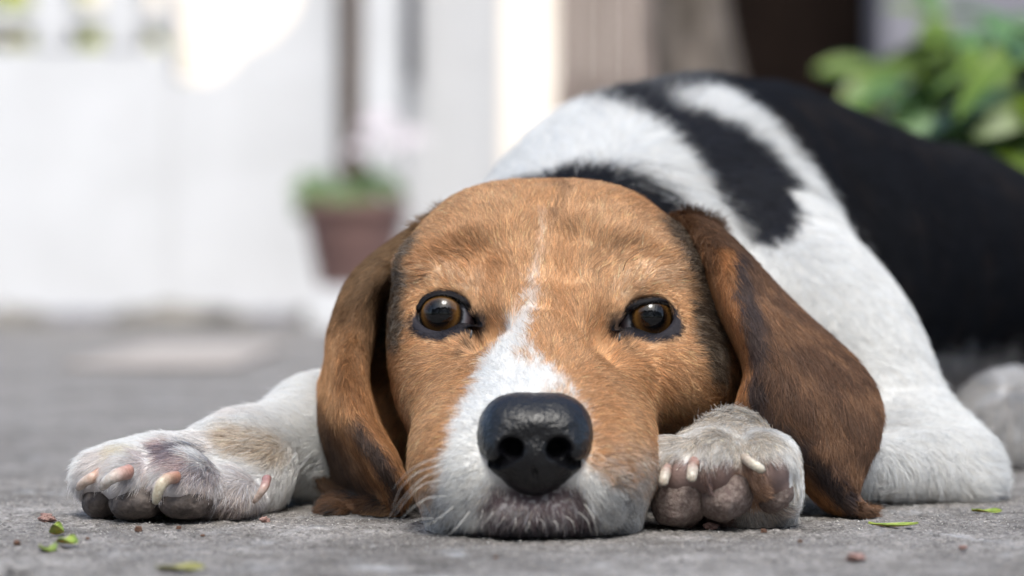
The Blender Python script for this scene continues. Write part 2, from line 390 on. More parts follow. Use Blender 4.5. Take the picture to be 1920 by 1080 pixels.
def head_colour(p):
    x, y = to_px(p); n1 = fbm(p, 90, 3); n2 = fbm(p, 260, 4); n3 = noise(p, 900, 8)
    jx = x + (n2 - .5) * 26; jy = y + (n1 - .5) * 26
    c = lay(np.tile(TAN, (len(p), 1)), sm(.35, .7, n1), TANL * .5 + TAN * .5)
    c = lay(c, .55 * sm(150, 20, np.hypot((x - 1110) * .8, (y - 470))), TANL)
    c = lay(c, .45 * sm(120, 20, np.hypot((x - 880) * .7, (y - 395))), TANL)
    c = lay(c, .55 * sm(90, 20, np.hypot((x - 905) * .9, (y - 520) * .8)), TAND * .5 + TAN * .5)  # brow shading over the inner eye put into the coat colour
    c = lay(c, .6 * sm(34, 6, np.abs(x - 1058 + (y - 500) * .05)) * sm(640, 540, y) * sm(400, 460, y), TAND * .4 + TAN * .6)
    c = lay(c, .55 * sm(40, 8, line_d(x, y, [(800, 480), (880, 470), (930, 500)])), TAND * .5 + TAN * .5)  # shade along the brow put into the coat colour
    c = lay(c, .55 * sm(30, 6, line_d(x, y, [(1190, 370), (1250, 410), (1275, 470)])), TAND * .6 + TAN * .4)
    # pale short hair over each eye and on the cheeks
    c = lay(c, .35 * sm(34, 4, line_d(x, y, [(770, 520), (830, 508), (890, 530)])) * sm(.4, .6, n3), np.array([.75, .6, .45]))
    c = lay(c, .35 * sm(34, 4, line_d(x, y, [(1160, 545), (1210, 510), (1280, 525)])) * sm(.4, .6, n3), np.array([.75, .6, .45]))
    c = lay(c, .5 * sm(70, 20, np.hypot(x - 800, (y - 760) * .5)), TANL)
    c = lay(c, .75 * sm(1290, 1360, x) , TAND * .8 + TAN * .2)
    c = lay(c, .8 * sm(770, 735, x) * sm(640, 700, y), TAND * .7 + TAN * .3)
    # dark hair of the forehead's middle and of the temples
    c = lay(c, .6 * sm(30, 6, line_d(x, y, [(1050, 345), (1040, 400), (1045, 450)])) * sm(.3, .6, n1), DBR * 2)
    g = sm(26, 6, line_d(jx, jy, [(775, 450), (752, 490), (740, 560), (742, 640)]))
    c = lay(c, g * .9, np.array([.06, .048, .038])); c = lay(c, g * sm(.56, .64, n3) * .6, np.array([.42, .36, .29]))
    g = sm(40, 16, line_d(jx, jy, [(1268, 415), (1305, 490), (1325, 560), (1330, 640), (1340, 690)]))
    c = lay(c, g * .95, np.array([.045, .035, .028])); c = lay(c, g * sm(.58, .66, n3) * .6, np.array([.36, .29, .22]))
    # blaze and white muzzle
    bl = poly_sd(jx, jy, [(1020, 400), (1024, 440), (1012, 500), (1010, 560), (1000, 600), (994, 640), (1014, 670), (1060, 712), (1100, 760), (1105, 860), (1130, 900), (1215, 930), (1230, 1020), (760, 1020), (765, 985), (822, 925), (832, 860), (852, 800), (880, 730), (908, 680), (942, 632), (970, 590), (988, 540), (1002, 495), (1014, 440), (1018, 400)])
    w = sm(7, -10, bl + (n3 - .5) * 12) * (.30 + .70 * sm(460, 660, y + (n3 - .5) * 60)) 
    w = w * (1 - .75 * sm(1000, 1040, x) * sm(700, 740, y) * sm(900, 840, y) * (n3 > .4))
    c = lay(c, w, WHITE)
    # tan hairs mixed in beside the blaze's lower end
    c = lay(c, .8 * sm(30, 8, line_d(x, y, [(985, 665), (1040, 668)])) * (n3 > .45), TAN)
    # the tan of the muzzle's right flank turns to pale, black flecked hair
    c = lay(c, .75 * sm(800, 930, y + (x - 1150) * .2) * sm(1090, 1130, x) * sm(.35, .5, n2 * .5 + n3 * .5), WHITE * .8)
    c = lay(c, .6 * sm(890, 960, y) * sm(850, 800, x), WHITE * .85)
    sp = (noise(p, 700, 21) > .71) * sm(840, 930, y) * (np.abs(x - 1000) > 110)
    c = lay(c, .7 * sp, BLACK * 4)
    sp = (noise(p, 500, 22) > .8) * sm(50, 10, np.hypot(x - 890, (y - 810) * .8)); c = lay(c, .8 * sp, BLACK * 3)
    # dark lips under the nose
    lw = sm(10, -25, poly_sd(jx, jy, [(905, 900), (1100, 900), (1125, 960), (1140, 1020), (870, 1020), (890, 960)]))
    c = lay(c, lw * (.8 + .2 * (n3 < .6)), LIP)
    c = lay(c, .9 * sm(974, 996, y + (n2 - .5) * 25) * sm(200, 150, np.abs(x - 1005)), BLACK * 2)
    # dark skin of the eyes
    for e in EYES.values():
        con = np.array(e['con'], float)
        sd_ = poly_sd(x + (n2 - .5) * 10, y + (n1 - .5) * 10, con)
        low = sm(e['c'][1], e['c'][1] + 25, y)
        c = lay(c, sm(11 + 14 * low, 4 + 11 * low, sd_), np.array([.018, .016, .022]))
        inner = (885 if e is EYES['left'] else 1165); sgn = 1 if inner < 1000 else -1
        c = lay(c, .85 * sm(30, 8, np.hypot(x - inner - sgn * 12, (y - 608) * .8) + (n3 - .5) * 16), DBR * .6)
        c = lay(c, .7 * sm(9, 2, line_d(x, y, [(inner, 625), (inner - sgn * 14, 665)]) + (n3 - .5) * 6), DBR * .5)
    return c
SADDLE = [(1280, 100), (1300, 150), (1352, 190), (1425, 248), (1502, 315), (1566, 385), (1612, 465), (1640, 540), (1648, 600), (1690, 650), (1740, 690), (1800, 745), (1850, 720), (2500, 760), (2500, 0), (1345, 0)]
SPOT = [(1165, 190), (1215, 205), (1290, 238), (1360, 258), (1425, 308), (1470, 370), (1490, 420), (1470, 458), (1430, 468), (1390, 440), (1345, 395), (1290, 330), (1235, 260), (1190, 225)]
CREST = [(1110, 205), (1170, 222), (1235, 218), (1300, 204), (1350, 190), (1400, 178), (1440, 150), (1440, 90), (1110, 90)]
NAPE = [(940, 362), (1000, 356), (1060, 343), (1120, 346), (1180, 362), (1232, 384), (1262, 416), (1200, 480), (900, 420)]
def body_colour(p):
    x, y = to_px(p); n1 = fbm(p, 70, 13); n2 = fbm(p, 240, 14); n3 = noise(p, 900, 18)
    jx = x + (n2 - .5) * 34; jy = y + (n1 - .5) * 30; far = p[:, 1] > 1.24
    c = np.tile(WHITE, (len(p), 1)) * (.93 + .12 * n1)[:, None]
    c = lay(c, sm(16, -6, poly_sd(jx, jy, NAPE)) * (p[:, 1] < 1.32), BLACK)
    c = lay(c, sm(16, -6, poly_sd(jx, jy, SPOT)), BLACK * 1.6)
    c = lay(c, .9 * sm(8, -14, poly_sd(jx, jy, CREST)), BLACK * 1.4)
    sad = sm(4, -12, poly_sd(jx, jy, SADDLE)) * far
    # far side, flank and rump stay black wherever one stands; the white hind foot is greyed, its shade put into the colour
    sad = np.maximum(sad, (p[:, 1] > 1.5) * 1.0)
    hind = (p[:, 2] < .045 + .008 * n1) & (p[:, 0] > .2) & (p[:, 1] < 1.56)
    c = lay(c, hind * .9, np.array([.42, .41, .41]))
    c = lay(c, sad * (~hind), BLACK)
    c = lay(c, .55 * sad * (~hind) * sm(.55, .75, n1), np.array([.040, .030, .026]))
    c = lay(c, .8 * sm(22, 8, line_d(jx, jy, [(835, 375), (880, 312), (935, 262)])) * (p[:, 1] < 1.6), BLACK * 3)
    return c
def leg_colour(p):
    x, y = to_px(p); n1 = fbm(p, 90, 23); n2 = fbm(p, 260, 24); n3 = noise(p, 900, 28)
    c = np.tile(WHITE, (len(p), 1)) * (.93 + .1 * n1)[:, None]
    q = x < 640
    c = lay(c, q * .4 * sm(.45, .7, n1) * sm(560, 380, x), np.array([.55, .45, .42]))
    for (a, b, r, col, w) in [((430, 825), (500, 850), 42, (.50, .36, .22), .6), ((300, 850), (330, 880), 30, (.36, .22, .22), .7), ((330, 845), (370, 850), 14, (.12, .11, .13), .7),
                              ((360, 890), (385, 895), 22, (.16, .14, .17), .7), ((285, 850), (330, 855), 14, (.14, .12, .15), .7), ((255, 865), (280, 905), 20, (.4, .26, .26), .4), ((210, 850), (240, 848), 14, (.6, .5, .3), .5)]:
        c = lay(c, q * w * sm(r, r * .3, line_d(x + (n2 - .5) * 30, y + (n2 - .5) * 20, [a, b])), np.array(col))
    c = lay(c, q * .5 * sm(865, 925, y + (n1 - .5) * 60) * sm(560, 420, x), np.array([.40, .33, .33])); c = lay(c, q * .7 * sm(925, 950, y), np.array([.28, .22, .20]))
    pw = (x > 1200) & (x < 1510) & (p[:, 1] < 1.10)
    c = lay(c, pw * .8 * sm(.2, .6, n1), np.array([.50, .44, .37]))
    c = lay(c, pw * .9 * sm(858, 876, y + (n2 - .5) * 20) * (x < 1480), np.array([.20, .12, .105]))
    c = lay(c, pw * .6 * sm(40, 15, line_d(x, y, [(1405, 900), (1425, 940)])), np.array([.45, .27, .16]))
    c = lay(c, pw * .8 * sm(950, 968, y) * (x > 1375), np.array([.48, .45, .42]))
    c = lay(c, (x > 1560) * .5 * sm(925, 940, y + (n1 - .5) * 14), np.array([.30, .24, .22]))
    return c
def ear_colour(p, uv, right):
    n1 = fbm(p, 110, 33); n2 = fbm(p, 330, 34); v, u = uv[:, 0], uv[:, 1]; x, y = to_px(p)
    if right:
        c = lay(np.tile(np.array([.125, .068, .042]), (len(p), 1)), sm(.4, .65, n1), np.array([.205, .112, .064]))
        c = lay(c, .8 * sm(.42, .3, u) * sm(.55, .3, v), TAND * 1.1)
        c = lay(c, .7 * sm(.2, .02, v), DBR)
        c = lay(c, .75 * sm(30, 4, line_d(x + (n2 - .5) * 30, y + (n1 - .5) * 20, [(1375, 480), (1405, 600), (1412, 690), (1410, 745), (1470, 815), (1530, 865), (1590, 935)])), BLACK * 2)
        c = lay(c, .8 * sm(18, 6, line_d(x + (n2 - .5) * 24, y, [(1355, 470), (1372, 600), (1395, 680), (1388, 760), (1430, 835), (1500, 900), (1560, 950)])), TAND * 1.2)
        c = lay(c, .3 * sm(.90, .97, u) * sm(.3, .6, v), TAND); c = lay(c, .6 * sm(.86, .95, v), np.array([.13, .07, .04]))
    else:
        c = lay(np.tile(TAND * .75, (len(p), 1)), sm(.35, .65, n1), TAN * .35 + TAND * .65)
        c = lay(c, .75 * sm(.50, .06, v), np.array([.125, .088, .052]))
        c = lay(c, .85 * sm(.38, .58, v) * sm(.60, .46, u), np.array([.055, .042, .035]))
        rd = [(618, 700), (650, 770), (690, 830), (728, 890), (745, 950)]
        c = lay(c, .85 * sm(20, 6, line_d(x + (n2 - .5) * 14, y, rd)) * sm(.5, .6, v), np.array([.03, .03, .035]))
        c = lay(c, .5 * sm(.85, .95, v), DBR * 2)
        c = lay(c, .7 * sm(24, 8, line_d(x, y, [(625, 620), (610, 700), (640, 760)])), TAN)
    return c
def tip_colour(p):
    x, y = to_px(p); n = fbm(p, 200, 51)
    return lay(lay(np.tile(DBR * 1.4, (len(p), 1)), sm(.4, .6, n), np.array([.05, .045, .045])), sm(945, 965, y + (n - .5) * 20) * sm(650, 690, x), TAN * .6)
def coat(p, g):
    c = np.zeros((len(p), 3))
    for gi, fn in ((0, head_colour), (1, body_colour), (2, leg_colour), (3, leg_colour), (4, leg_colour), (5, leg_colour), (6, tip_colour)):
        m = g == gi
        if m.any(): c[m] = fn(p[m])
    m = g == 2
    if m.any():
        x, y = to_px(p[m]); up = sm(.075, .10, p[m][:, 2]); b = body_colour(p[m]); b[:] = np.where((b.mean(1) < .3)[:, None] & (x < 1600)[:, None], b, c[m]); c[m] = lay(c[m], up, b)
    return c

# ---- hair direction
HEAD_G = [(1000, 700, 0, 1, 1), (960, 620, -.15, 1, .8), (1020, 540, 0, 1, .5), (1020, 430, 0, 1, .6), (900, 440, -.45, .9, .6), (1130, 440, .45, .9, .6), (1020, 345, 0, .5, 1),
 (870, 510, -.6, .7, .3), (800, 505, -1, .25, .5), (1180, 515, .6, .7, .3), (1260, 515, 1, .25, .5), (900, 590, -.1, 1, .3), (1145, 600, .1, 1, .3), (750, 590, -.6, -.6, .8), (1300, 600, .6, -.6, .8),
 (800, 680, -.8, -.5, .5), (860, 690, -.9, -.1, .6), (1250, 680, .8, -.5, .5), (1180, 690, .9, -.1, .6), (900, 760, -.7, .3, .8), (1110, 760, .7, .3, .8), (840, 800, -.8, -.6, .6), (1170, 800, .8, -.6, .6),
 (850, 900, -.7, -.5, .5), (1170, 900, .7, -.5, .5), (800, 970, -.4, -.8, .3), (1190, 970, .4, -.8, .3), (960, 965, -.2, -1, .0), (1050, 965, .2, -1, 0), (1330, 700, .7, -.8, .6), (740, 760, -.4, -1, .4), (820, 400, -.8, .5, .6), (1240, 400, .8, .5, .6)]
BODY_G = [(880, 330, -.5, .3, .9), (1000, 250, -.1, .2, 1), (1100, 260, .1, -.2, 1), (1200, 350, .3, -.9, .6), (1300, 200, .5, -.2, 1), (1400, 420, .4, -.9, .4), (1500, 420, .5, -.8, .4), (1550, 300, .7, -.2, .6), (1750, 350, 1, -.3, .6), (1850, 600, .9, -.5, .6), (1880, 800, .2, -.8, .2)]
LEG_G = [(1500, 520, .4, -.9, .1), (1650, 700, .5, -.8, 0), (1750, 850, .4, -.9, 0), (1850, 890, .9, -.4, .3), (1400, 800, -.3, .5, -.6), (1350, 840, -.2, -.2, -.9), (1280, 870, -.7, -.6, -.5), (1340, 890, .0, -.9, -.4), (1440, 860, .4, -.8, -.5), (1490, 900, 1, -.5, -.1), (1400, 960, .2, -1, -.1), (1300, 820, -.5, .6, -.5), (1400, 810, .2, .4, -.8)]
LEGL_G = [(580, 760, -1, -.1, -.2), (450, 850, -1, -.2, -.2), (300, 850, -1, -.2, -.3), (200, 860, -.9, -.4, -.2), (240, 920, -.6, -.8, -.2), (350, 920, -.4, -.9, -.2), (460, 930, -.5, -.8, -.1)]
def flow(p, n, g):
    D = np.zeros_like(p); x, y = to_px(p)
    for gi, G in ((0, HEAD_G), (1, BODY_G), (2, LEG_G), (3, LEG_G), (4, LEGL_G), (5, LEGL_G), (6, LEGL_G)):
        m = g == gi
        if not m.any(): continue
        G = np.array(G, float); w = 1 / ((x[m][:, None] - G[:, 0]) ** 2 + (y[m][:, None] - G[:, 1]) ** 2 + 900) ** 1.6
        w /= w.sum(1)[:, None]; D[m] = np.stack([w @ G[:, 2], w @ G[:, 4], w @ G[:, 3]], 1)
    return D

# ------------------------------------------------------------------ body mesh (torso, head, legs, paws and ears in one)
def attr_mat(name, rough, dark=1.0, bump=.3):
    m, nt, b = new_mat(name); L = nt.links.new
    a = N_(nt, 'ShaderNodeAttribute', attribute_name='coat'); mx = N_(nt, 'ShaderNodeMix', data_type='RGBA', blend_type='MULTIPLY')
    mx.inputs[0].default_value = 1; mx.inputs[7].default_value = (dark, dark, dark, 1)
    L(a.outputs['Color'], mx.inputs[6]); L(mx.outputs[2], b.inputs['Base Color']); b.inputs['Roughness'].default_value = rough
    b.inputs['Specular IOR Level'].default_value = .25
    n = N_(nt, 'ShaderNodeTexNoise', Scale=900.0, Detail=4); tc = nt.nodes.new('ShaderNodeTexCoord'); L(tc.outputs['Object'], n.inputs['Vector'])
    bp = nt.nodes.new('ShaderNodeBump'); bp.inputs['Strength'].default_value = bump; bp.inputs['Distance'].default_value = .0006; L(n.outputs[0], bp.inputs['Height']); L(bp.outputs[0], b.inputs['Normal'])
    return m
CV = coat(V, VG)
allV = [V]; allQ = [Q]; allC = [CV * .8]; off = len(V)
for i, (Ve, Qe, uv, dv, m, nf) in enumerate(EARS):
    allV.append(Ve); allQ.append(Qe + off); off += len(Ve); ce = ear_colour(Ve, uv, i == 1); ce[m:] = DBR * 1.5; allC.append(ce * .8)
skin = attr_mat('coat_skin', .75)
mesh_obj('body', np.concatenate(allV), np.concatenate(allQ), skin, dog, colors=np.concatenate(allC))
print('body', time.time() - T0)

# ---- fur
def hair_mat():
    m = bpy.data.materials.new('fur'); m.use_nodes = True; nt = m.node_tree; nt.nodes.clear(); L = nt.links.new
    o = nt.nodes.new('ShaderNodeOutputMaterial'); a = N_(nt, 'ShaderNodeAttribute', attribute_name='tint')
    d = nt.nodes.new('ShaderNodeBsdfDiffuse'); t = nt.nodes.new('ShaderNodeBsdfTranslucent'); h = nt.nodes.new('ShaderNodeBsdfHair')
    h.component = 'Reflection'; h.inputs['RoughnessU'].default_value = .3; h.inputs['RoughnessV'].default_value = .6; h.inputs['Offset'].default_value = R(-3)
    mx = nt.nodes.new('ShaderNodeMixShader'); mx.inputs[0].default_value = .3; mx2 = nt.nodes.new('ShaderNodeMixShader'); mx2.inputs[0].default_value = .18
    hc = N_(nt, 'ShaderNodeMix', data_type='RGBA'); hc.inputs[0].default_value = .12; hc.inputs[7].default_value = (.8, .8, .8, 1)
    L(a.outputs['Color'], d.inputs[0]); L(a.outputs['Color'], t.inputs[0]); L(a.outputs['Color'], hc.inputs[6]); L(hc.outputs[2], h.inputs[0])
    L(d.outputs[0], mx.inputs[1]); L(t.outputs[0], mx.inputs[2]); L(mx.outputs[0], mx2.inputs[1]); L(h.outputs[0], mx2.inputs[2]); L(mx2.outputs[0], o.inputs[0])
    return m
FURM = hair_mat()
def make_curves(name, pos, rad, col, mat, parent):     # pos n x k x 3, rad n x k, col n x 3
    n, k, _ = pos.shape
    cu = bpy.data.hair_curves.new(name); cu.add_curves([k] * n)
    loc = np.array(parent.location)
    cu.attributes['position'].data.foreach_set('vector', (pos - loc).astype(np.float32).ravel())
    a = cu.attributes.get('radius') or cu.attributes.new('radius', 'FLOAT', 'POINT'); a.data.foreach_set('value', rad.astype(np.float32).ravel())
    a = cu.attributes.new('tint', 'FLOAT_COLOR', 'CURVE'); a.data.foreach_set('color', np.c_[col, np.ones(n)].astype(np.float32).ravel())
    cu.materials.append(mat); o = bpy.data.objects.new(name, cu); COL.objects.link(o); o.parent = parent
    return o
def scatter(V, Q, NV, dens, attrs):
    a, b, c, d = (V[Q[:, i]] for i in range(4))
    area = .5 * (np.linalg.norm(np.cross(b - a, c - a), axis=1) + np.linalg.norm(np.cross(c - a, d - a), axis=1))
    w = area * dens; cnt = rng.poisson(w); f = np.repeat(np.arange(len(Q)), cnt)
    u = rng.random(len(f))[:, None]; v = rng.random(len(f))[:, None]; q = Q[f]
    W = [(1 - u) * (1 - v), u * (1 - v), u * v, (1 - u) * v]
    bl = lambda A: sum(W[i] * A[q[:, i]] for i in range(4))
    return f, bl(V), bl(NV), [bl(x) for x in attrs]
def grow(p, n, d, L, lift, rad, rand=.18, k=5, curve=.5, seed=0, clump=.25):
    n = n / (np.linalg.norm(n, axis=1)[:, None] + 1e-9)
    d = d - n * (d * n).sum(1)[:, None]; d /= np.linalg.norm(d, axis=1)[:, None] + 1e-9
    bt = np.cross(n, d)
    ang = (fbm(p, 160, 40 + seed) - .5) * 1.1 + (noise(p, 620, 44 + seed) - .5) * clump * 3 + rng.normal(0, rand, len(p))
    d = d * np.cos(ang)[:, None] + bt * np.sin(ang)[:, None]
    lf = (lift * (1 + rng.normal(0, .25, len(p))))[:, None]
    s = np.linspace(0, 1, k); out = []
    cu = rng.normal(0, .12, len(p))[:, None]
    for t in s:
        out.append(p - n * .0003 + (d * t + n * lf * (t - curve * t * t) + bt * cu * t * t) * L[:, None])
    pos = np.stack(out, 1); pos[..., 2] = np.maximum(pos[..., 2], .0004)
    r = rad[:, None] * (1 - .75 * s[None] ** 1.5)
    return pos, r
FUR_DENSITY = 1.0
camp = np.array([0, 0, H])
fc = V[Q].mean(1); fg = VG[Q[:, 0]]; fn = NV[Q].mean(1)
vd = camp - fc; vd /= np.linalg.norm(vd, axis=1)[:, None]; cosv = (vd * fn).sum(1)
fx, fy = to_px(fc)
vis = (cosv > -.35) & (fx > -60) & (fx < 2020) & (fy > -80) & (fc[:, 2] > .0015)
base = np.array([8.0e6, 2.6e6, 3.6e6, 7e6, 4.2e6, 6e6, 7e6])[fg]
base = np.where((fg == 1) & (fc[:, 1] < 1.40), 4.0e6, base)
dens = base * np.where(vis, 1, .0) + base * .12 * ((~vis) & (fc[:, 2] > .004) & (fx < 2100))
dens = dens * np.where((fg == 0) & (fc[:, 1] > 1.19), .2, 1)
# bare skin: nose leather, the eye openings, toe pads
dens *= ~((np.hypot((fx - 1003) / 98, (fy - 835) / 92) < 1) & (fc[:, 1] < 1.03) & (fg == 0))
for e in EYES.values():
    sde = poly_sd(fx, fy, e['con']); low = sm(e['c'][1], e['c'][1] + 25, fy)
    dens *= np.where((fg == 0) & (sde < 3 + 4 * low), 0, 1)
PADS = [((1277, 932, 1.030), (54, 56), 12, 'r'), ((1362, 925, 1.0255), (48, 50), 0, 'r'), ((1456, 914, 1.032), (37, 46), 0, 'r'),
        ((200, 928, 1.077), (50, 44), 35, 'l'), ((262, 936, 1.061), (58, 42), 10, 'l'), ((348, 936, 1.056), (54, 42), 0, 'l')]
for (c, r, rl, s) in PADS:
    if s == 'r': dens *= ~((np.hypot((fx - c[0]) / (r[0] * .8), (fy - c[1] + r[1] * .75) / (r[1] * .5)) < 1) & (fc[:, 1] < c[2] + .03) & (fg >= 3))
    dens *= ~((np.hypot((fx - c[0]) / r[0], (fy - c[1]) / r[1]) < .86) & (fc[:, 1] < c[2] + .03) & (fg >= 3))
t1 = time.time()
f, p, n, (cc,) = scatter(V, Q, NV, dens * FUR_DENSITY, [CV]); g = fg[f]
D = flow(p, n, g); D /= np.linalg.norm(D, axis=1)[:, None] + 1e-9
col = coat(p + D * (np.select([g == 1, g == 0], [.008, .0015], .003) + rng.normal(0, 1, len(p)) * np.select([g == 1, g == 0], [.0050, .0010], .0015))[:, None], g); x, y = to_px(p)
L = np.select([g == 0, g == 1, g == 2, g == 4, g == 5], [.0058, .0135, .0090, .0070, .0060], .0050) * (1 + rng.normal(0, .18, len(p)))
# shorter on the muzzle, round the nose and the eyes; longer on the neck
L = np.where(g == 0, L * (.55 + .45 * sm(60, 240, np.hypot(x - 1003, y - 840))), L)
for e in EYES.values():
    L = np.where(g == 0, L * (.42 + .58 * sm(8, 70, poly_sd(x, y, e['con']))), L)
L = np.where((g == 0) & (p[:, 1] > 1.15), L * 1.5, L)
lift = np.select([g == 0, g == 1, g == 2], [.26, .34, .24], .30)
rad = np.select([g == 0, g == 1, g == 2], [.000085, .000125, .000110], .000085)
pos, rr = grow(p, n, D, np.maximum(L, .0012), lift, rad * (1 + rng.normal(0, .15, len(p))))
jit = np.exp(rng.normal(0, .30, len(p)))[:, None] * (.8 + .4 * noise(p, 1500, 77))[:, None]; warm = rng.normal(0, .05, len(p))[:, None] * np.array([1, 0, -1.3])
wht = sm(.5, .7, col.mean(1))[:, None]; col = np.clip(col * (jit * (1 - wht) + wht * np.clip(1 + rng.normal(-.04, .10, len(p)), .6, 1.08)[:, None]) * (1 + warm * (1 - .7 * wht)), 0, .88)
make_curves('fur', pos, rr, col, FURM, dog); print('fur', len(p), time.time() - t1)
# ear fur
EP, EN, ED, EC, EVV = [], [], [], [], []
for i, (Ve, Qe, uv, dv, m, nf) in enumerate(EARS):
    Ne = normals(Ve, Qe); fce = Ve[Qe].mean(1); isf = np.arange(len(Qe)) < nf; bk = (np.arange(len(Qe)) >= nf) & (np.arange(len(Qe)) < 2 * nf)
    f, p, n, (u_, d_) = scatter(Ve, Qe, Ne, np.where(isf, 7e6, np.where(bk, 1.2e6, 8e6)), [uv, dv])
    EP.append(p); EN.append(n); ED.append(d_ + (n * 0)); EC.append(ear_colour(p, u_, i == 1)); EVV.append(u_[:, 0])
p, n, d, col = map(np.concatenate, (EP, EN, ED, EC))
vv_ = np.concatenate(EVV); pos, rr = grow(p, n, d, .0062 * (1 - .45 * sm(.82, .97, vv_)) * (1 + rng.normal(0, .2, len(p))), np.full(len(p), .24), np.full(len(p), .000090), seed=3)
col = np.clip(col * np.exp(rng.normal(0, .28, len(p)))[:, None] * (1 + rng.normal(0, .05, len(p))[:, None] * np.array([1, 0, -1.3])), 0, .85)
tag(make_curves('ear_fur', pos, rr, col, FURM, dog)); print('ear fur', len(p))

# ---- nose leather
NF = Field(); nk = dict(g='n')
YN = ray_hit(B, 1003, 830, y0=.95, only=('head',)); print('nose surface', YN)
y0 = YN + .0045
NF.ell(1003, 822, y0 + .002, 98, 80, .0160, k=.003, **nk)
NF.ell(1003, 872, y0 - .001, 66, 58, .0135, k=.006, **nk)
NF.ell(944, 838, y0 - .0020, 46, 46, .0145, k=.006, **nk)
NF.ell(1061, 838, y0 - .0020, 46, 46, .0145, k=.006, **nk)
NF.ell(1003, 796, y0 - .0010, 60, 50, .0150, k=.006, **nk)
NF.ell(953, 798, y0 + .001, 50, 54, .0145, k=.006, **nk)
NF.ell(1054, 798, y0 + .001, 50, 54, .0145, k=.006, **nk)
NF.ell(1003, 850, y0 - .0030, 34, 50, .0140, k=.004, **nk)
HOLES = []
def ns(px, py): return ray_hit(NF, px, py, y0=y0 - .03, y1=y0 + .02, n=400)
for s_, cx in ((-1, 1002), (1, 1004)):
    ya = ns(cx + s_ * 50, 846)
    HOLES.append(((cx + s_ * 46, 844, ya - .001, 25), (cx + s_ * 38, 840, ya + .0050, 17), .0016))
    q = [(cx + s_ * a, b_, r) for a, b_, r in ((52, 862, 12), (72, 872, 9), (88, 868, 8), (99, 858, 6))]
    q = [(a, b_, ns(a, b_) + .0006, r) for a, b_, r in q]
    for u, v in zip(q[:-1], q[1:]): HOLES.append((u, v, .0012))
for u, v, k in HOLES: NF.cone(u, v, k=k, op='-', **nk)
NF.cone((1003, 872, y0 - .0150, 3.0), (1003, 940, y0 - .0135, 4), k=.0015, op='-', **nk)
Vn, Qn = polygonise(NF, P(890, 940, y0 - .02), P(1115, 720, y0 + .02), .0012, 2, floor=False)
Vn = Vn + normals(Vn, Qn) * ((noise(Vn, 1100, 61) - .5) * .00022 + (noise(Vn, 480, 62) - .5) * .00025)[:, None]
m, nt, b = new_mat('wet_leather'); L_ = nt.links.new; tc = nt.nodes.new('ShaderNodeTexCoord')
vo = N_(nt, 'ShaderNodeTexVoronoi', Scale=1250.0); L_(tc.outputs['Object'], vo.inputs['Vector'])
bp = nt.nodes.new('ShaderNodeBump'); bp.inputs['Strength'].default_value = .55; bp.inputs['Distance'].default_value = .0003; bp.invert = True; L_(vo.outputs['Distance'], bp.inputs['Height']); L_(bp.outputs[0], b.inputs['Normal'])
n1 = N_(nt, 'ShaderNodeTexNoise', Scale=160.0, Detail=6); L_(tc.outputs['Object'], n1.inputs['Vector'])
r1 = nt.nodes.new('ShaderNodeMapRange'); r1.inputs[1].default_value = .35; r1.inputs[2].default_value = .7; r1.inputs[3].default_value = .30; r1.inputs[4].default_value = .52; L_(n1.outputs[0], r1.inputs[0]); L_(r1.outputs[0], b.inputs['Roughness'])
b.inputs['Base Color'].default_value = (.004, .004, .005, 1); b.inputs['Specular IOR Level'].default_value = .55; b.inputs['Coat Weight'].default_value = .25; b.inputs['Coat Roughness'].default_value = .2
NOSEM = m
ia = N_(nt, 'ShaderNodeAttribute', attribute_name='coat'); mr = nt.nodes.new('ShaderNodeMapRange'); mr.inputs[3].default_value = .32; mr.inputs[4].default_value = 0; L_(ia.outputs['Fac'], mr.inputs[0]); L_(mr.outputs[0], b.inputs['Specular IOR Level'])
mr2 = nt.nodes.new('ShaderNodeMapRange'); mr2.inputs[3].default_value = .18; mr2.inputs[4].default_value = 0; L_(ia.outputs['Fac'], mr2.inputs[0]); L_(mr2.outputs[0], b.inputs['Coat Weight'])
HF = Field()
for u, v, k in HOLES: HF.cone(u, v, k=.001, g='n')
inn = sm(.0012, -.0002, HF.at(Vn))
nose = mesh_obj('nose', Vn, Qn, NOSEM, dog, colors=np.stack([inn] * 3, 1))

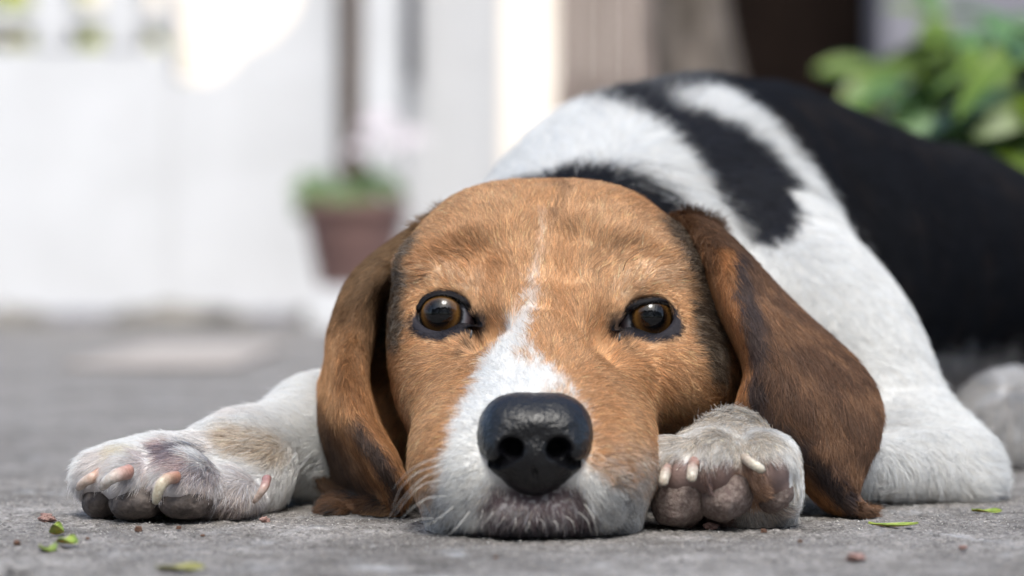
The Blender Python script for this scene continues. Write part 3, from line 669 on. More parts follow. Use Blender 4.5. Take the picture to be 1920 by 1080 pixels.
# ---- eyes
def eye_mat():
    m, nt, b = new_mat('eyeball'); L = nt.links.new; tc = nt.nodes.new('ShaderNodeTexCoord')
    sp = nt.nodes.new('ShaderNodeSeparateXYZ'); L(tc.outputs['Object'], sp.inputs[0])      # the pupil looks along -Y of the eye
    def M(op, a, b_=None):
        n = nt.nodes.new('ShaderNodeMath'); n.operation = op
        for i, q in enumerate((a, b_)):
            if q is None: continue
            if isinstance(q, (int, float)): n.inputs[i].default_value = q
            else: L(q, n.inputs[i])
        return n.outputs[0]
    r = M('SQRT', M('ADD', M('POWER', sp.outputs[0], 2.0), M('POWER', sp.outputs[2], 2.0)))
    ang = M('ARCTAN2', sp.outputs[0], sp.outputs[2])
    cmb = nt.nodes.new('ShaderNodeCombineXYZ'); L(M('MULTIPLY', ang, 5.0), cmb.inputs[0]); L(M('MULTIPLY', r, 500.0), cmb.inputs[1])
    nz = N_(nt, 'ShaderNodeTexNoise', Scale=2.2, Detail=5); L(cmb.outputs[0], nz.inputs['Vector'])
    rr = M('ADD', M('DIVIDE', r, .0123), M('MULTIPLY', M('SUBTRACT', nz.outputs[0], .5), .09))
    cr = nt.nodes.new('ShaderNodeValToRGB'); cr.color_ramp.interpolation = 'LINEAR'; L(rr, cr.inputs[0]); e = cr.color_ramp.elements
    e[0].position = .33; e[0].color = (.001, .001, .0015, 1); e[1].position = .40; e[1].color = (.016, .008, .004, 1)
    for pz, c in ((.47, (.055, .026, .008, 1)), (.56, (.125, .062, .018, 1)), (.61, (.05, .026, .009, 1)), (.65, (.012, .010, .010, 1)), (.69, (.03, .03, .035, 1)), (.74, (.30, .31, .36, 1)), (.90, (.40, .27, .29, 1))):
        q = e.new(pz); q.color = c
    L(cr.outputs[0], b.inputs['Base Color']); b.inputs['Roughness'].default_value = .6; b.inputs['Specular IOR Level'].default_value = 0.0; b.inputs['Coat Weight'].default_value = 1.0; b.inputs['Coat Roughness'].default_value = .015; b.inputs['Coat IOR'].default_value = 1.45
    return m
EYEM = eye_mat()
LIDM, nt, b = new_mat('eyelid_skin'); b.inputs['Base Color'].default_value = (.005, .0045, .006, 1); b.inputs['Roughness'].default_value = .6; b.inputs['Specular IOR Level'].default_value = .15
tc = nt.nodes.new('ShaderNodeTexCoord'); n_ = N_(nt, 'ShaderNodeTexNoise', Scale=900.0, Detail=4); nt.links.new(tc.outputs['Object'], n_.inputs['Vector']); bp = nt.nodes.new('ShaderNodeBump'); bp.inputs['Strength'].default_value = .6; bp.inputs['Distance'].default_value = .0005; nt.links.new(n_.outputs[0], bp.inputs['Height']); nt.links.new(bp.outputs[0], b.inputs['Normal'])
TEARM, nt, b = new_mat('tear_film'); b.inputs['Base Color'].default_value = (.16, .17, .18, 1); b.inputs['Roughness'].default_value = .15; b.inputs['Transmission Weight'].default_value = .6; b.inputs['IOR'].default_value = 1.34
def uv_sphere(nu=64, nv=40):
    Vs, Fs = [], []
    for i in range(nv + 1):
        th = math.pi * i / nv
        for j in range(nu): ph = 2 * math.pi * j / nu; Vs.append((math.sin(th) * math.cos(ph), -math.cos(th), math.sin(th) * math.sin(ph)))
    for i in range(nv):
        for j in range(nu): a = i * nu + j; b_ = i * nu + (j + 1) % nu; Fs.append((a, b_, b_ + nu, a + nu))
    return np.array(Vs), np.array(Fs)
def tube(pts, rads, nseg=8, flat=1.0):
    pts = np.asarray(pts, float); rads = np.asarray(rads, float); n = len(pts); T = np.gradient(pts, axis=0); T /= np.linalg.norm(T, axis=1)[:, None]
    up = np.array([0.1, 1, .2]); Vs = []
    for i in range(n):
        a = np.cross(T[i], up); a /= np.linalg.norm(a); c = np.cross(T[i], a)
        for j in range(nseg): t = 2 * math.pi * j / nseg; Vs.append(pts[i] + rads[i] * (a * math.cos(t) + c * math.sin(t) * flat))
    Fs = [(i * nseg + j, i * nseg + (j + 1) % nseg, (i + 1) * nseg + (j + 1) % nseg, (i + 1) * nseg + j) for i in range(n - 1) for j in range(nseg)]
    Fs += [tuple(range(nseg))[::-1], tuple((n - 1) * nseg + j for j in range(nseg))]
    return np.array(Vs), Fs
US, UF = uv_sphere()
for nm, e in EYES.items():
    c = P(e['c'][0], e['c'][1], e['cy']); Rr = e['R']
    me = bpy.data.meshes.new('eye'); rad_ = np.linalg.norm(US[:, [0, 2]], axis=1)
    bul = np.where(US[:, 1] < 0, .10 * np.clip(1 - (rad_ / .68) ** 2, 0, 1), 0); VE = US * (Rr * (1 + bul))[:, None]
    me.from_pydata([tuple(v) for v in VE], [], [tuple(f) for f in UF]); me.polygons.foreach_set('use_smooth', [True] * len(me.polygons)); me.materials.append(EYEM)
    o = bpy.data.objects.new('eye', me); COL.objects.link(o); o.parent = dog; o.location = c - np.array(dog.location)
    tgt = P(e['ir'][0], e['ir'][1], e['cy'] - Rr) - c; tgt /= np.linalg.norm(tgt)
    o.rotation_euler = (math.asin(-tgt[2]) * -1 * -1 if False else -math.asin(tgt[2]), 0, math.atan2(tgt[0], -tgt[1]))
    e['obj'] = o
    # lids: a loft from behind the margin, over it and out to the face
    con = np.array(e['con'], float); cl = np.r_[con, con[:1]]; m_ = 72
    t = np.linspace(0, len(con), m_, endpoint=False); i = t.astype(int); fr = (t - i)[:, None]; gq = lambda j: con[np.mod(j, len(con))]
    a_, b_, c_, d_ = gq(i - 1), gq(i), gq(i + 1), gq(i + 2); con2 = .5 * (2 * b_ + (c_ - a_) * fr + (2 * a_ - 5 * b_ + 4 * c_ - d_) * fr ** 2 + (3 * b_ - a_ - 3 * c_ + d_) * fr ** 3)
    cen = con2.mean(0); dirv = con2 - cen; dirv /= np.linalg.norm(dirv, axis=1)[:, None]; upw = sm(6, -14, con2[:, 1] - cen[1])
    rings = []
    for (o_px, dy, mixf) in ((-1.0, .0012, 0), (-1.5, -.0001, 0), (.3, -.0008, 0), (2.5, -.0010, .1), (6, -.0003, .5), (10, .0006, .85), (15, .0030, 1.0)):
        q = con2 + dirv * o_px; q[:, 1] -= 0 * upw
        Yb = np.zeros(m_)
        for k_ in range(m_):
            dx = S(q[k_, 0] - e['c'][0], e['Y']); dz = S(q[k_, 1] - e['c'][1], e['Y']); rr2 = min(math.hypot(dx, dz), Rr * .96)
            Yb[k_] = e['cy'] - math.sqrt(Rr ** 2 - rr2 ** 2)
            if mixf > 0: Yf = ray_hit(B, q[k_, 0], q[k_, 1], y0=1.0, y1=1.2, n=260, only=('head',)); Yb[k_] = Yb[k_] * (1 - mixf) + mixf * Yf
        Yb += dy - (.0010 * upw if -2 < o_px < 7 else (.0006 * upw if o_px < 11 else 0))
        # smooth the depth round the ring
        for _ in range(3): Yb = .5 * Yb + .25 * (np.roll(Yb, 1) + np.roll(Yb, -1))
        rings.append(np.stack([P(q[k_, 0], q[k_, 1], Yb[k_]) for k_ in range(m_)]))
    RV = np.concatenate(rings); nr = len(rings); idx = np.arange(nr * m_).reshape(nr, m_)
    RQ = np.stack([idx[:-1], np.roll(idx, -1, 1)[:-1], np.roll(idx, -1, 1)[1:], idx[1:]], -1).reshape(-1, 4)
    RV, RQ = subdivide(RV, RQ); RV = relax(RV, RQ, 1)
    mesh_obj('eyelid', RV, RQ, LIDM, dog)
    # short hair that covers the lids almost to the margin
    RN = normals(RV, RQ); RN *= np.where(RN[:, 1] > 0, -1, 1)[:, None]
    rc = RV[RQ].mean(1); lx, ly = to_px(rc); lsd = poly_sd(lx, ly, con2); lo_ = sm(e['c'][1], e['c'][1] + 18, ly)
    _, lp, ln, _ = scatter(RV, RQ, RN, np.where(lsd > 2.0 + 4 * lo_, 14e6, 0) * (1 - .35 * lo_), [])
    g0 = np.zeros(len(lp), int); ld = flow(lp, ln, g0); lc = head_colour(lp); lx, ly = to_px(lp); lsd = poly_sd(lx, ly, con2)
    rad_d = np.stack([lx - cen[0], np.zeros(len(lp)), -(ly - cen[1])], 1); rad_d /= np.linalg.norm(rad_d, axis=1)[:, None] + 1e-9; ld /= np.linalg.norm(ld, axis=1)[:, None] + 1e-9
    lpos, lr = grow(lp, ln, ld + rad_d * .9, (.0012 + .0022 * sm(2, 16, lsd)) * (1 + rng.normal(0, .2, len(lp))), np.full(len(lp), .3), np.full(len(lp), .00007), seed=9)
    lc = np.clip(lc * np.exp(rng.normal(0, .3, len(lp)))[:, None], 0, .85); make_curves('eyelid_fur', lpos, lr, lc, FURM, dog)
    # tear at the inner corner
    ix, iy = ((884, 622) if nm == 'left' else (1162, 628)); Yf = ray_hit(B, ix, iy, y0=1.0, y1=1.2, only=('head',)) - .0016
    Vt, Ft = tube([P(ix, iy - 3, Yf), P(ix, iy + 2, Yf - .0004), P(ix - 1, iy + 8, Yf - .0005), P(ix - 2, iy + 13, Yf)], [S(1.2, 1.05), S(2, 1.05), S(2.4, 1.05), S(1, 1.05)])
    mesh_obj('tear', Vt, Ft, TEARM, dog)

# ---- toe pads
PADM = pmat('pad_leather', (.115, .080, .072), (.25, .205, .18), scale=650, rough=.85, bump=.7, bscale=2200, dist=.0004, lo=.40, hi=.75)
PADD = pmat('pad_leather_dark', (.035, .027, .025), (.10, .08, .07), scale=300, rough=.7, bump=.7, bscale=1300, dist=.0003)
for (c, r, rl, s) in PADS:
    fl = Field(); fl.ell(c[0], c[1] + 4, c[2] + .0065, r[0], r[1] * .86, .0125, k=.006, roll=rl)
    if s == 'r': fl.ell(c[0] + r[0] * .1, c[1] - r[1] * .42, c[2] + .0075, r[0] * .62, r[1] * .6, .0115, k=.008, roll=rl); fl.ell(c[0] - r[0] * .3, c[1] + r[1] * .3, c[2] + .0065, r[0] * .6, r[1] * .55, .0115, k=.006)
    cc_ = P(*c); Vp, Qp = polygonise(fl, cc_ - .017, cc_ + np.array([.017, .022, .017]), .0018, 2)
    Vp = Vp + normals(Vp, Qp) * ((noise(Vp, 260, 71) - .5) * .0014 + (noise(Vp, 1500, 72) - .5) * .0004)[:, None]; Vp[:, 2] = np.maximum(Vp[:, 2], .0005)
    mesh_obj('toe_pad', Vp, Qp, PADM if s == 'r' else PADD, dog)

# ---- claws
m, nt, b = new_mat('claw_horn'); L_ = nt.links.new; a_ = N_(nt, 'ShaderNodeAttribute', attribute_name='coat'); L_(a_.outputs['Color'], b.inputs['Base Color']); b.inputs['Roughness'].default_value = .32
b.inputs['Subsurface Weight'].default_value = .2; b.inputs['Subsurface Radius'].default_value = (.002, .001, .0008); b.inputs['Subsurface Scale'].default_value = 1.0
CLAWM = m
tc = nt.nodes.new('ShaderNodeTexCoord'); nz_ = N_(nt, 'ShaderNodeTexNoise', Scale=420.0, Detail=6, Roughness=.7); L_(tc.outputs['Object'], nz_.inputs['Vector'])
rp = nt.nodes.new('ShaderNodeValToRGB'); rp.color_ramp.elements[0].position = .35; rp.color_ramp.elements[0].color = (.50, .44, .38, 1); rp.color_ramp.elements[1].position = .62; rp.color_ramp.elements[1].color = (1, 1, 1, 1); L_(nz_.outputs[0], rp.inputs[0])
mx_ = N_(nt, 'ShaderNodeMix', data_type='RGBA', blend_type='MULTIPLY'); mx_.inputs[0].default_value = .8; L_(a_.outputs['Color'], mx_.inputs[6]); L_(rp.outputs[0], mx_.inputs[7]); L_(mx_.outputs[2], b.inputs['Base Color'])
bp = nt.nodes.new('ShaderNodeBump'); bp.inputs['Strength'].default_value = .5; bp.inputs['Distance'].default_value = .0005; L_(nz_.outputs[0], bp.inputs['Height']); L_(bp.outputs[0], b.inputs['Normal'])
def claw(pts, r0, r1, pink, tip):
    pts = np.array([P(*q) for q in pts]); c = catmull(pts, 16); s = np.linspace(0, 1, 16)
    rad = S(.86, 1.05) * (r0 + (r1 - r0) * s) * np.where(s > .93, .72, 1); Vc, Fc_ = tube(c, rad, 14, .85)
    sc = np.repeat(s, 14)[:, None]; col = np.array(pink) * (1 - sm(.1, .62, sc)) + np.array(tip) * sm(.1, .62, sc)
    col *= (1 - .5 * sm(.9, 1, sc)); mesh_obj('claw', Vc, Fc_, CLAWM, dog, colors=col)
PK, TP = (.36, .21, .18), (.46, .42, .36)
claw([(1254, 872, 1.030), (1249, 884, 1.020), (1245, 898, 1.016), (1243, 910, 1.016)], 14, 10, PK, TP)
claw([(1302, 864, 1.026), (1299, 878, 1.015), (1297, 892, 1.011), (1295, 902, 1.011)], 14, 10.5, PK, TP)
claw([(1396, 858, 1.026), (1405, 866, 1.016), (1418, 874, 1.012), (1432, 884, 1.013)], 13, 9, (.50, .42, .35), (.58, .54, .45))
claw([(196, 884, 1.072), (178, 894, 1.066), (160, 903, 1.066), (146, 916, 1.070)], 16, 9, (.50, .25, .16), (.52, .42, .36))
claw([(240, 885, 1.054), (222, 890, 1.048), (204, 900, 1.047), (190, 916, 1.050)], 18, 10, (.50, .28, .23), (.54, .50, .47))
claw([(330, 895, 1.048), (312, 899, 1.042), (299, 915, 1.040), (291, 944, 1.042)], 15, 10.5, (.46, .25, .18), (.52, .48, .38))
claw([(500, 898, 1.072), (496, 912, 1.066), (486, 928, 1.066), (476, 942, 1.068)], 12, 6, (.34, .18, .17), (.55, .45, .40))

# ---- whiskers and lashes
def whisk(lst, name, col, mat=FURM, k=8):
    pos = []; rad = []
    for (pts, r) in lst:
        c = catmull(np.array([P(*q) for q in pts]), k); pos.append(c); rad.append(r * (1 - .8 * np.linspace(0, 1, k)))
    n = len(lst); make_curves(name, np.array(pos), np.array(rad), np.tile(col, (n, 1)), mat, dog)
W = []
for (a_, b_, c_, d_) in [((838, 855), (800, 865), (765, 885), (735, 918)), ((828, 872), (785, 885), (752, 915), (735, 955)), ((840, 880), (795, 895), (755, 935), (722, 980)), ((826, 900), (790, 910), (760, 940), (735, 975)),
                   ((836, 930), (800, 935), (765, 960), (735, 995)), ((812, 972), (780, 975), (755, 985), (730, 1003)), ((850, 950), (825, 970), (800, 985), (760, 1000)), ((880, 960), (860, 985), (845, 1000), (830, 1012))]:
    W.append(([(*a_, .995), (*b_, .975), (*c_, .975), (*d_, .985)], .00013))
for (a_, d_) in [((925, 960), (905, 985)), ((945, 968), (930, 990)), ((965, 970), (960, 998)), ((990, 975), (985, 998)), ((1010, 972), (1018, 996)), ((1035, 975), (1045, 998)), ((1060, 968), (1078, 998)), ((1085, 960), (1108, 1000)), ((1095, 945), (1118, 998)), ((905, 955), (890, 990))]:
    W.append(([(*a_, .994), ((a_[0] + d_[0]) / 2 + 5, (a_[1] + d_[1]) / 2 - 4, .984), (*d_, .984)], .00011))
whisk(W, 'whiskers', np.array([.75, .72, .66]))
W = []
for nm, e in EYES.items():
    con = np.array(e['con'], float); top = con[np.argsort(con[:, 0])]; top = top[top[:, 1] < e['c'][1] + 4]
    for k_ in range(46):
        t_ = rng.random() * (len(top) - 1); i_ = int(t_); q_0 = top[i_] * (1 - t_ + i_) + top[min(i_ + 1, len(top) - 1)] * (t_ - i_)
        dx = (q_0[0] - e['c'][0]) * .12 + rng.normal(0, 2); yy = e['cy'] - e['R'] - .0006 + (abs(q_0[0] - e['c'][0]) / 60) ** 2 * .004
        W.append(([(q_0[0], q_0[1] - 3, yy), (q_0[0] + dx * .5, q_0[1] - 2, yy - .0016), (q_0[0] + dx, q_0[1] + 1 + rng.normal(0, 1), yy - .0028), (q_0[0] + dx * 1.5, q_0[1] + 2 - rng.random() * 6, yy - .0040)], .00008))
for (a_, b_, c_, d_) in [((1130, 858), (1160, 850), (1200, 848), (1240, 856)), ((1120, 880), (1160, 872), (1200, 876), (1245, 890)), ((1150, 900), (1180, 892), (1220, 900), (1262, 925)), ((1135, 915), (1170, 912), (1200, 925), (1240, 955)), ((1110, 765), (1130, 760), (1150, 762), (1165, 770)),
                   ((1168, 508), (1175, 490), (1190, 478), (1215, 462)), ((880, 490), (860, 475), (835, 468), (810, 462)), ((905, 880), (880, 885), (850, 898), (812, 910))]:
    W.append(([(*a_, .998 if a_[1] > 700 else 1.075), (*b_, .985 if a_[1] > 700 else 1.062), (*c_, .985 if a_[1] > 700 else 1.055), (*d_, .990 if a_[1] > 700 else 1.052)], .00012))
whisk(W, 'dark_whiskers', np.array([.02, .018, .016]))

# ------------------------------------------------------------------ ground
def ground_mat():
    m, nt, b = new_mat('concrete'); L = nt.links.new; tc = nt.nodes.new('ShaderNodeTexCoord'); v = tc.outputs['Object']
    n1 = N_(nt, 'ShaderNodeTexNoise', Scale=9.0, Detail=8, Roughness=.65); n2 = N_(nt, 'ShaderNodeTexNoise', Scale=420.0, Detail=6, Roughness=.75); n3 = N_(nt, 'ShaderNodeTexVoronoi', Scale=620.0); n4 = N_(nt, 'ShaderNodeTexNoise', Scale=60.0, Detail=6, Roughness=.7)
    for n in (n1, n2, n3, n4): L(v, n.inputs['Vector'])
    r1 = nt.nodes.new('ShaderNodeValToRGB'); e = r1.color_ramp.elements; e[0].position = .32; e[0].color = (.102, .093, .084, 1); e[1].position = .66; e[1].color = (.225, .213, .201, 1); L(n1.outputs[0], r1.inputs[0])
    r2 = nt.nodes.new('ShaderNodeValToRGB'); e = r2.color_ramp.elements; e[0].position = .30; e[0].color = (.16, .15, .14, 1); e[1].position = .66; e[1].color = (1.95, 1.95, 1.95, 1); L(n2.outputs[0], r2.inputs[0])
    r4 = nt.nodes.new('ShaderNodeValToRGB'); e = r4.color_ramp.elements; e[0].position = .35; e[0].color = (.58, .56, .54, 1); e[1].position = .65; e[1].color = (1.32, 1.32, 1.34, 1); L(n4.outputs[0], r4.inputs[0])
    a = N_(nt, 'ShaderNodeMix', data_type='RGBA', blend_type='MULTIPLY'); a.inputs[0].default_value = 1; L(r1.outputs[0], a.inputs[6]); L(r2.outputs[0], a.inputs[7])
    st = N_(nt, 'ShaderNodeTexNoise', Scale=24.0, Detail=5, Roughness=.6, Distortion=1.2); L(v, st.inputs['Vector']); rs = nt.nodes.new('ShaderNodeValToRGB'); e = rs.color_ramp.elements; e[0].position = .58; e[0].color = (0, 0, 0, 1); e[1].position = .70; e[1].color = (.55, .55, .55, 1); L(st.outputs[0], rs.inputs[0])
    a2 = N_(nt, 'ShaderNodeMix', data_type='RGBA'); L(rs.outputs[0], a2.inputs[0]); L(a.outputs[2], a2.inputs[6]); a2.inputs[7].default_value = (.34, .345, .35, 1); a = a2
    c = N_(nt, 'ShaderNodeMix', data_type='RGBA', blend_type='MULTIPLY'); c.inputs[0].default_value = 1; L(a.outputs[2], c.inputs[6]); L(r4.outputs[0], c.inputs[7])
    L(c.outputs[2], b.inputs['Base Color']); b.inputs['Roughness'].default_value = .8
    ad = N_(nt, 'ShaderNodeMath', operation='ADD'); L(n2.outputs[0], ad.inputs[0]); L(n3.outputs['Distance'], ad.inputs[1])
    bp = nt.nodes.new('ShaderNodeBump'); bp.inputs['Strength'].default_value = .8; bp.inputs['Distance'].default_value = .0012; L(ad.outputs[0], bp.inputs['Height']); L(bp.outputs[0], b.inputs['Normal'])
    return m
GM = ground_mat()
# a fine uneven sheet where the camera is sharp, inside one large sheet that reaches the horizon
xs = np.arange(-.36, .3601, .0011); ys = np.concatenate([np.arange(.72, 1.30, .0016)])
GX, GY = np.meshgrid(xs, ys, indexing='ij'); gp = np.stack([GX.ravel(), GY.ravel(), np.zeros(GX.size)], 1)
gz = (fbm(gp, 60, 81) - .5) * .0016 + (noise(gp, 420, 82) - .5) * .0007 + np.maximum(noise(gp, 700, 83) - .74, 0) * .004
ed = np.minimum.reduce([gp[:, 0] + .36, .36 - gp[:, 0], gp[:, 1] - .72, 1.30 - gp[:, 1]]); gz = gz * sm(0, .03, ed) - .0003
gp[:, 2] = gz; nx_, ny_ = GX.shape; gi = np.arange(nx_ * ny_).reshape(nx_, ny_)
gq = np.stack([gi[:-1, :-1], gi[1:, :-1], gi[1:, 1:], gi[:-1, 1:]], -1).reshape(-1, 4)
tag(mesh_obj('pavement_surface', gp, gq, GM), kind='structure')
X0, X1, Y0, Y1 = -.36, .36, .72, 1.298
bigv = [(-150, -30, 0), (150, -30, 0), (150, 250, 0), (-150, 250, 0), (X0, Y0, 0), (X1, Y0, 0), (X1, Y1, 0), (X0, Y1, 0)]
bigv = [(x, y, -.0003) for x, y, z in bigv]
tag(mesh_obj('ground', bigv, [(0, 1, 5, 4), (1, 2, 6, 5), (2, 3, 7, 6), (3, 0, 4, 7)], GM, smooth=False), kind='structure')
# loose sand and grit
GRM = pmat('grit', (.16, .15, .145), (.55, .53, .50), scale=700, rough=.7)
ico = np.array([(0, 0, 1), (.9, 0, .2), (-.3, .85, .1), (-.5, -.8, .15), (.2, .1, -.7)]); icf = np.array([(0, 1, 2), (0, 2, 3), (0, 3, 1), (4, 2, 1), (4, 3, 2), (4, 1, 3)])
n = 26000; gx = rng.uniform(-.25, .25, n); gy = .74 + .46 * rng.random(n) ** 1.0; sz = .00022 * np.exp(rng.normal(0, .45, n)); sz = np.minimum(sz, .0011)
gpos = np.stack([gx, gy, np.zeros(n)], 1); gpos[:, 2] = (fbm(gpos, 60, 81) - .5) * .0016 + .0001
an = rng.uniform(0, 6.28, n); ca, sa = np.cos(an), np.sin(an)
gv = ico[None] * sz[:, None, None] * (1 + rng.normal(0, .25, (n, 5, 3))); gv = np.stack([gv[..., 0] * ca[:, None] - gv[..., 1] * sa[:, None], gv[..., 0] * sa[:, None] + gv[..., 1] * ca[:, None], gv[..., 2] * .7], -1) + gpos[:, None]
gf = (icf[None] + 5 * np.arange(n)[:, None, None]).reshape(-1, 3)
tag(mesh_obj('sand', gv.reshape(-1, 3), gf, GRM, smooth=False), 'fine pale grit scattered over the grey pavement', 'sand', kind='stuff')

# ---- small things on the pavement
LG = pmat('leaf_green', (.11, .19, .02), (.26, .32, .05), scale=300, rough=.45, bump=.3, bscale=900, dist=.0003, sss=.1)
LB = pmat('leaf_olive', (.16, .15, .04), (.26, .25, .08), scale=200, rough=.6)
CB = pmat('crumb_brown', (.07, .035, .02), (.16, .08, .05), scale=600, rough=.8, bump=.6)
CP = pmat('crumb_pink', (.22, .12, .10), (.34, .22, .19), scale=500, rough=.8, bump=.6)
CG = pmat('stone_grey', (.16, .15, .15), (.30, .29, .28), scale=300, rough=.85, bump=.6)
def leaf(px, py, lpx, wpx, ang, curl, mat, label, cat='leaf', name='fallen_leaf', group=None, lift=.0008, twist=0.0, brown=None):
    Y = H * F / (py - HY); c = P(px, py, Y); c[2] = 0; Lm, Wm = S(lpx, Y), S(wpx, Y); nu, nv = 13, 7; G = []
    for i in range(nu):
        u = i / (nu - 1) * 2 - 1; w = Wm * .5 * max(.06, (1 - abs(u) ** 2.6)) 
        for j in range(nv):
            v = j / (nv - 1) * 2 - 1
            x = u * Lm / 2; y_ = v * w; z = lift + curl * (abs(v) ** 1.6) * w + curl * .4 * Lm * .5 * u * u + twist * u * v * w
            G.append((x, y_, z))
    G = np.array(G); a = R(ang); G = np.stack([G[:, 0] * math.cos(a) - G[:, 1] * math.sin(a), G[:, 0] * math.sin(a) + G[:, 1] * math.cos(a), np.maximum(G[:, 2], .0004)], 1) + c
    idx = np.arange(nu * nv).reshape(nu, nv); q = np.stack([idx[:-1, :-1], idx[1:, :-1], idx[1:, 1:], idx[:-1, 1:]], -1).reshape(-1, 4)
    n_ = normals(G, q); B2 = G - n_ * .00035; B2[:, 2] = np.maximum(B2[:, 2], .0001); m_ = len(G)
    br = np.concatenate([idx[0], idx[1:, -1], idx[-1, ::-1][1:], idx[::-1, 0][1:]]); s1, s2 = br[:-1], br[1:]
    base = empty(name, tuple(c), label, cat, group or 'leaf scraps lying on the pavement')
    mesh_obj('blade', np.r_[G, B2], np.r_[q, q[:, ::-1] + m_, np.stack([s2, s1, s1 + m_, s2 + m_], 1)], mat, base)
    mid = G.reshape(nu, nv, 3)[:, nv // 2] + (0, 0, .0003); Vt, Ft = tube(mid, np.linspace(.00030, .00010, nu), 5); mesh_obj('vein', Vt, Ft, mat, base)
    return base
def crumb(px, py, rpx, mat, label, seed, cat='crumb', name='crumb', flat=.75, group=None):
    Y = H * F / (py - HY); c = P(px, py, Y); c[2] = S(rpx, Y) * flat * .8; V_ = US.copy(); k = V_ * 1.0
    r_ = S(rpx, Y) * (1 + .8 * (noise(V_ + seed * 7.3, 1.7, seed) - .5) + .35 * (noise(V_ + seed, 4.5, seed + 1) - .5)); V_ = V_ * r_[:, None] * (1, 1, flat) + c
    V_[:, 2] = np.maximum(V_[:, 2], .0001)
    return tag(mesh_obj(name, V_, UF, mat), label, cat, group or 'crumbs and chips lying on the pavement')
leaf(1675, 990, 94, 30, 3, .30, LG, 'long narrow green leaflet lying before the tip of the right ear', twist=.1)
leaf(1850, 963, 56, 26, -8, .25, LG, 'small slim green leaflet near the right edge, beyond the larger leaflet', twist=.5)
leaf(126, 1026, 40, 60, 5, .34, LG, 'curled bright green leaf scrap with an upright tip, left of the paw', twist=.4, lift=.0014)
leaf(106, 1005, 26, 52, 10, .75, LG, 'pale green folded leaf scrap, farthest of the three scraps at the left', twist=.3)
leaf(90, 1034, 32, 50, -12, .28, LG, 'flat green leaf scrap, leftmost of the scraps at the left', twist=.5)
leaf(313, 973, 13, 30, 20, .5, LG, 'tiny yellow green leaf bit under the outstretched paw')
leaf(338, 1070, 92, 60, 6, .15, LB, 'blurred olive leaf scrap at the bottom edge of the pavement', twist=.3)
crumb(32, 1023, 7, CB, 'dark brown crumb at the far left of the pavement', 1)
crumb(260, 998, 7, CB, 'dark brown pellet in front of the outstretched paw', 2, flat=1.0)
crumb(88, 978, 17, CP, 'flat pinkish stone chip left of the outstretched paw', 3, flat=.5, cat='stone', name='stone_chip')
crumb(497, 980, 9, CP, 'reddish crumb between the outstretched paw and the ear tip', 4, flat=.7)
crumb(335, 993, 5, CB, 'tiny reddish brown crumb just right of the brown pellet', 5)
crumb(1333, 993, 14, CP, 'pinkish scrap lying under the folded paw', 6, flat=.5, cat='scrap', name='pink_scrap')
crumb(1432, 999, 6, CB, 'small orange brown crumb beside the folded paw', 7)
crumb(40, 1078, 24, CG, 'blurred grey stone in the bottom left corner', 8, flat=.5, cat='stone', name='stone_chip')
crumb(1605, 1052, 20, CP, 'blurred brownish stone chip at the front of the pavement', 9, flat=.4, cat='stone', name='stone_chip')
crumb(1313, 1032, 9, CG, 'small blurred grey pebble in front of the folded paw', 10, flat=.6, cat='pebble', name='pebble')
for i_, (px_, py_, r_, m_, t_) in enumerate([(165, 1012, 4, CB, 'tiny dark crumb right of the green scraps'), (380, 1006, 4, CB, 'tiny dark crumb before the wrist of the outstretched leg'), (560, 1000, 4, CG, 'tiny grey grain before the left ear tip'), (700, 1030, 6, CG, 'small grey pebble in front of the whiskers'), (930, 1048, 5, CB, 'small brown crumb in front of the chin'), (1180, 1040, 5, CG, 'small grey pebble in front of the right side of the chin'), (1500, 1018, 5, CB, 'small brown crumb between the folded paw and the long leaflet'), (1755, 1005, 5, CG, 'small pale pebble right of the long leaflet'), (1805, 1030, 7, CP, 'small reddish chip near the right edge of the pavement')]):
    crumb(px_, py_, r_, m_, t_, 20 + i_, flat=.65)
crumb(1655, 950, 6, CG, 'pale pebble behind the long green leaflet', 11, flat=.6, cat='pebble', name='pebble')

# ------------------------------------------------------------------ the yard behind
def box(name, x0, x1, y0, y1, z0, z1, mat, parent=None, bev=.006):
    import bmesh
    bm = bmesh.new(); bmesh.ops.create_cube(bm, size=1)
    loc = np.array(parent.location) if parent is not None else np.zeros(3)
    for v in bm.verts: v.co = ((x0 + x1) / 2 + v.co.x * (x1 - x0) - loc[0], (y0 + y1) / 2 + v.co.y * (y1 - y0) - loc[1], (z0 + z1) / 2 + v.co.z * (z1 - z0) - loc[2])
    if bev: bmesh.ops.bevel(bm, geom=bm.edges[:], offset=min(bev, .3 * min(x1 - x0, y1 - y0, z1 - z0)), segments=2, affect='EDGES')
    me = bpy.data.meshes.new(name); bm.to_mesh(me); bm.free(); me.materials.append(mat); o = bpy.data.objects.new(name, me); COL.objects.link(o)
    if parent is not None: o.parent = parent
    return o
def XW(px, Y): return (px - 960) / F * Y
def ZW(py, Y): return H + (HY - py) / F * Y
WH = pmat('white_paint', (.52, .52, .525), (.585, .585, .595), scale=6, rough=.6, bump=.2, bscale=60)
WG = pmat('grey_paint', (.17, .165, .19), (.22, .215, .245), scale=6, rough=.7, bump=.2, bscale=60)
WOOD = pmat('door_planks', (.17, .13, .11), (.28, .22, .19), scale=14, rough=.7, bump=.3, bscale=60, stretch=(6, 6, .4))
BARK = pmat('bark', (.07, .055, .042), (.22, .18, .15), scale=18, rough=.95, bump=1, bscale=40, stretch=(3, 3, .6), dist=.02)
DARKW = pmat('doorway_shade', (.008, .005, .004), (.014, .009, .007), scale=10, rough=.95, spec=.08)
YW = 4.75
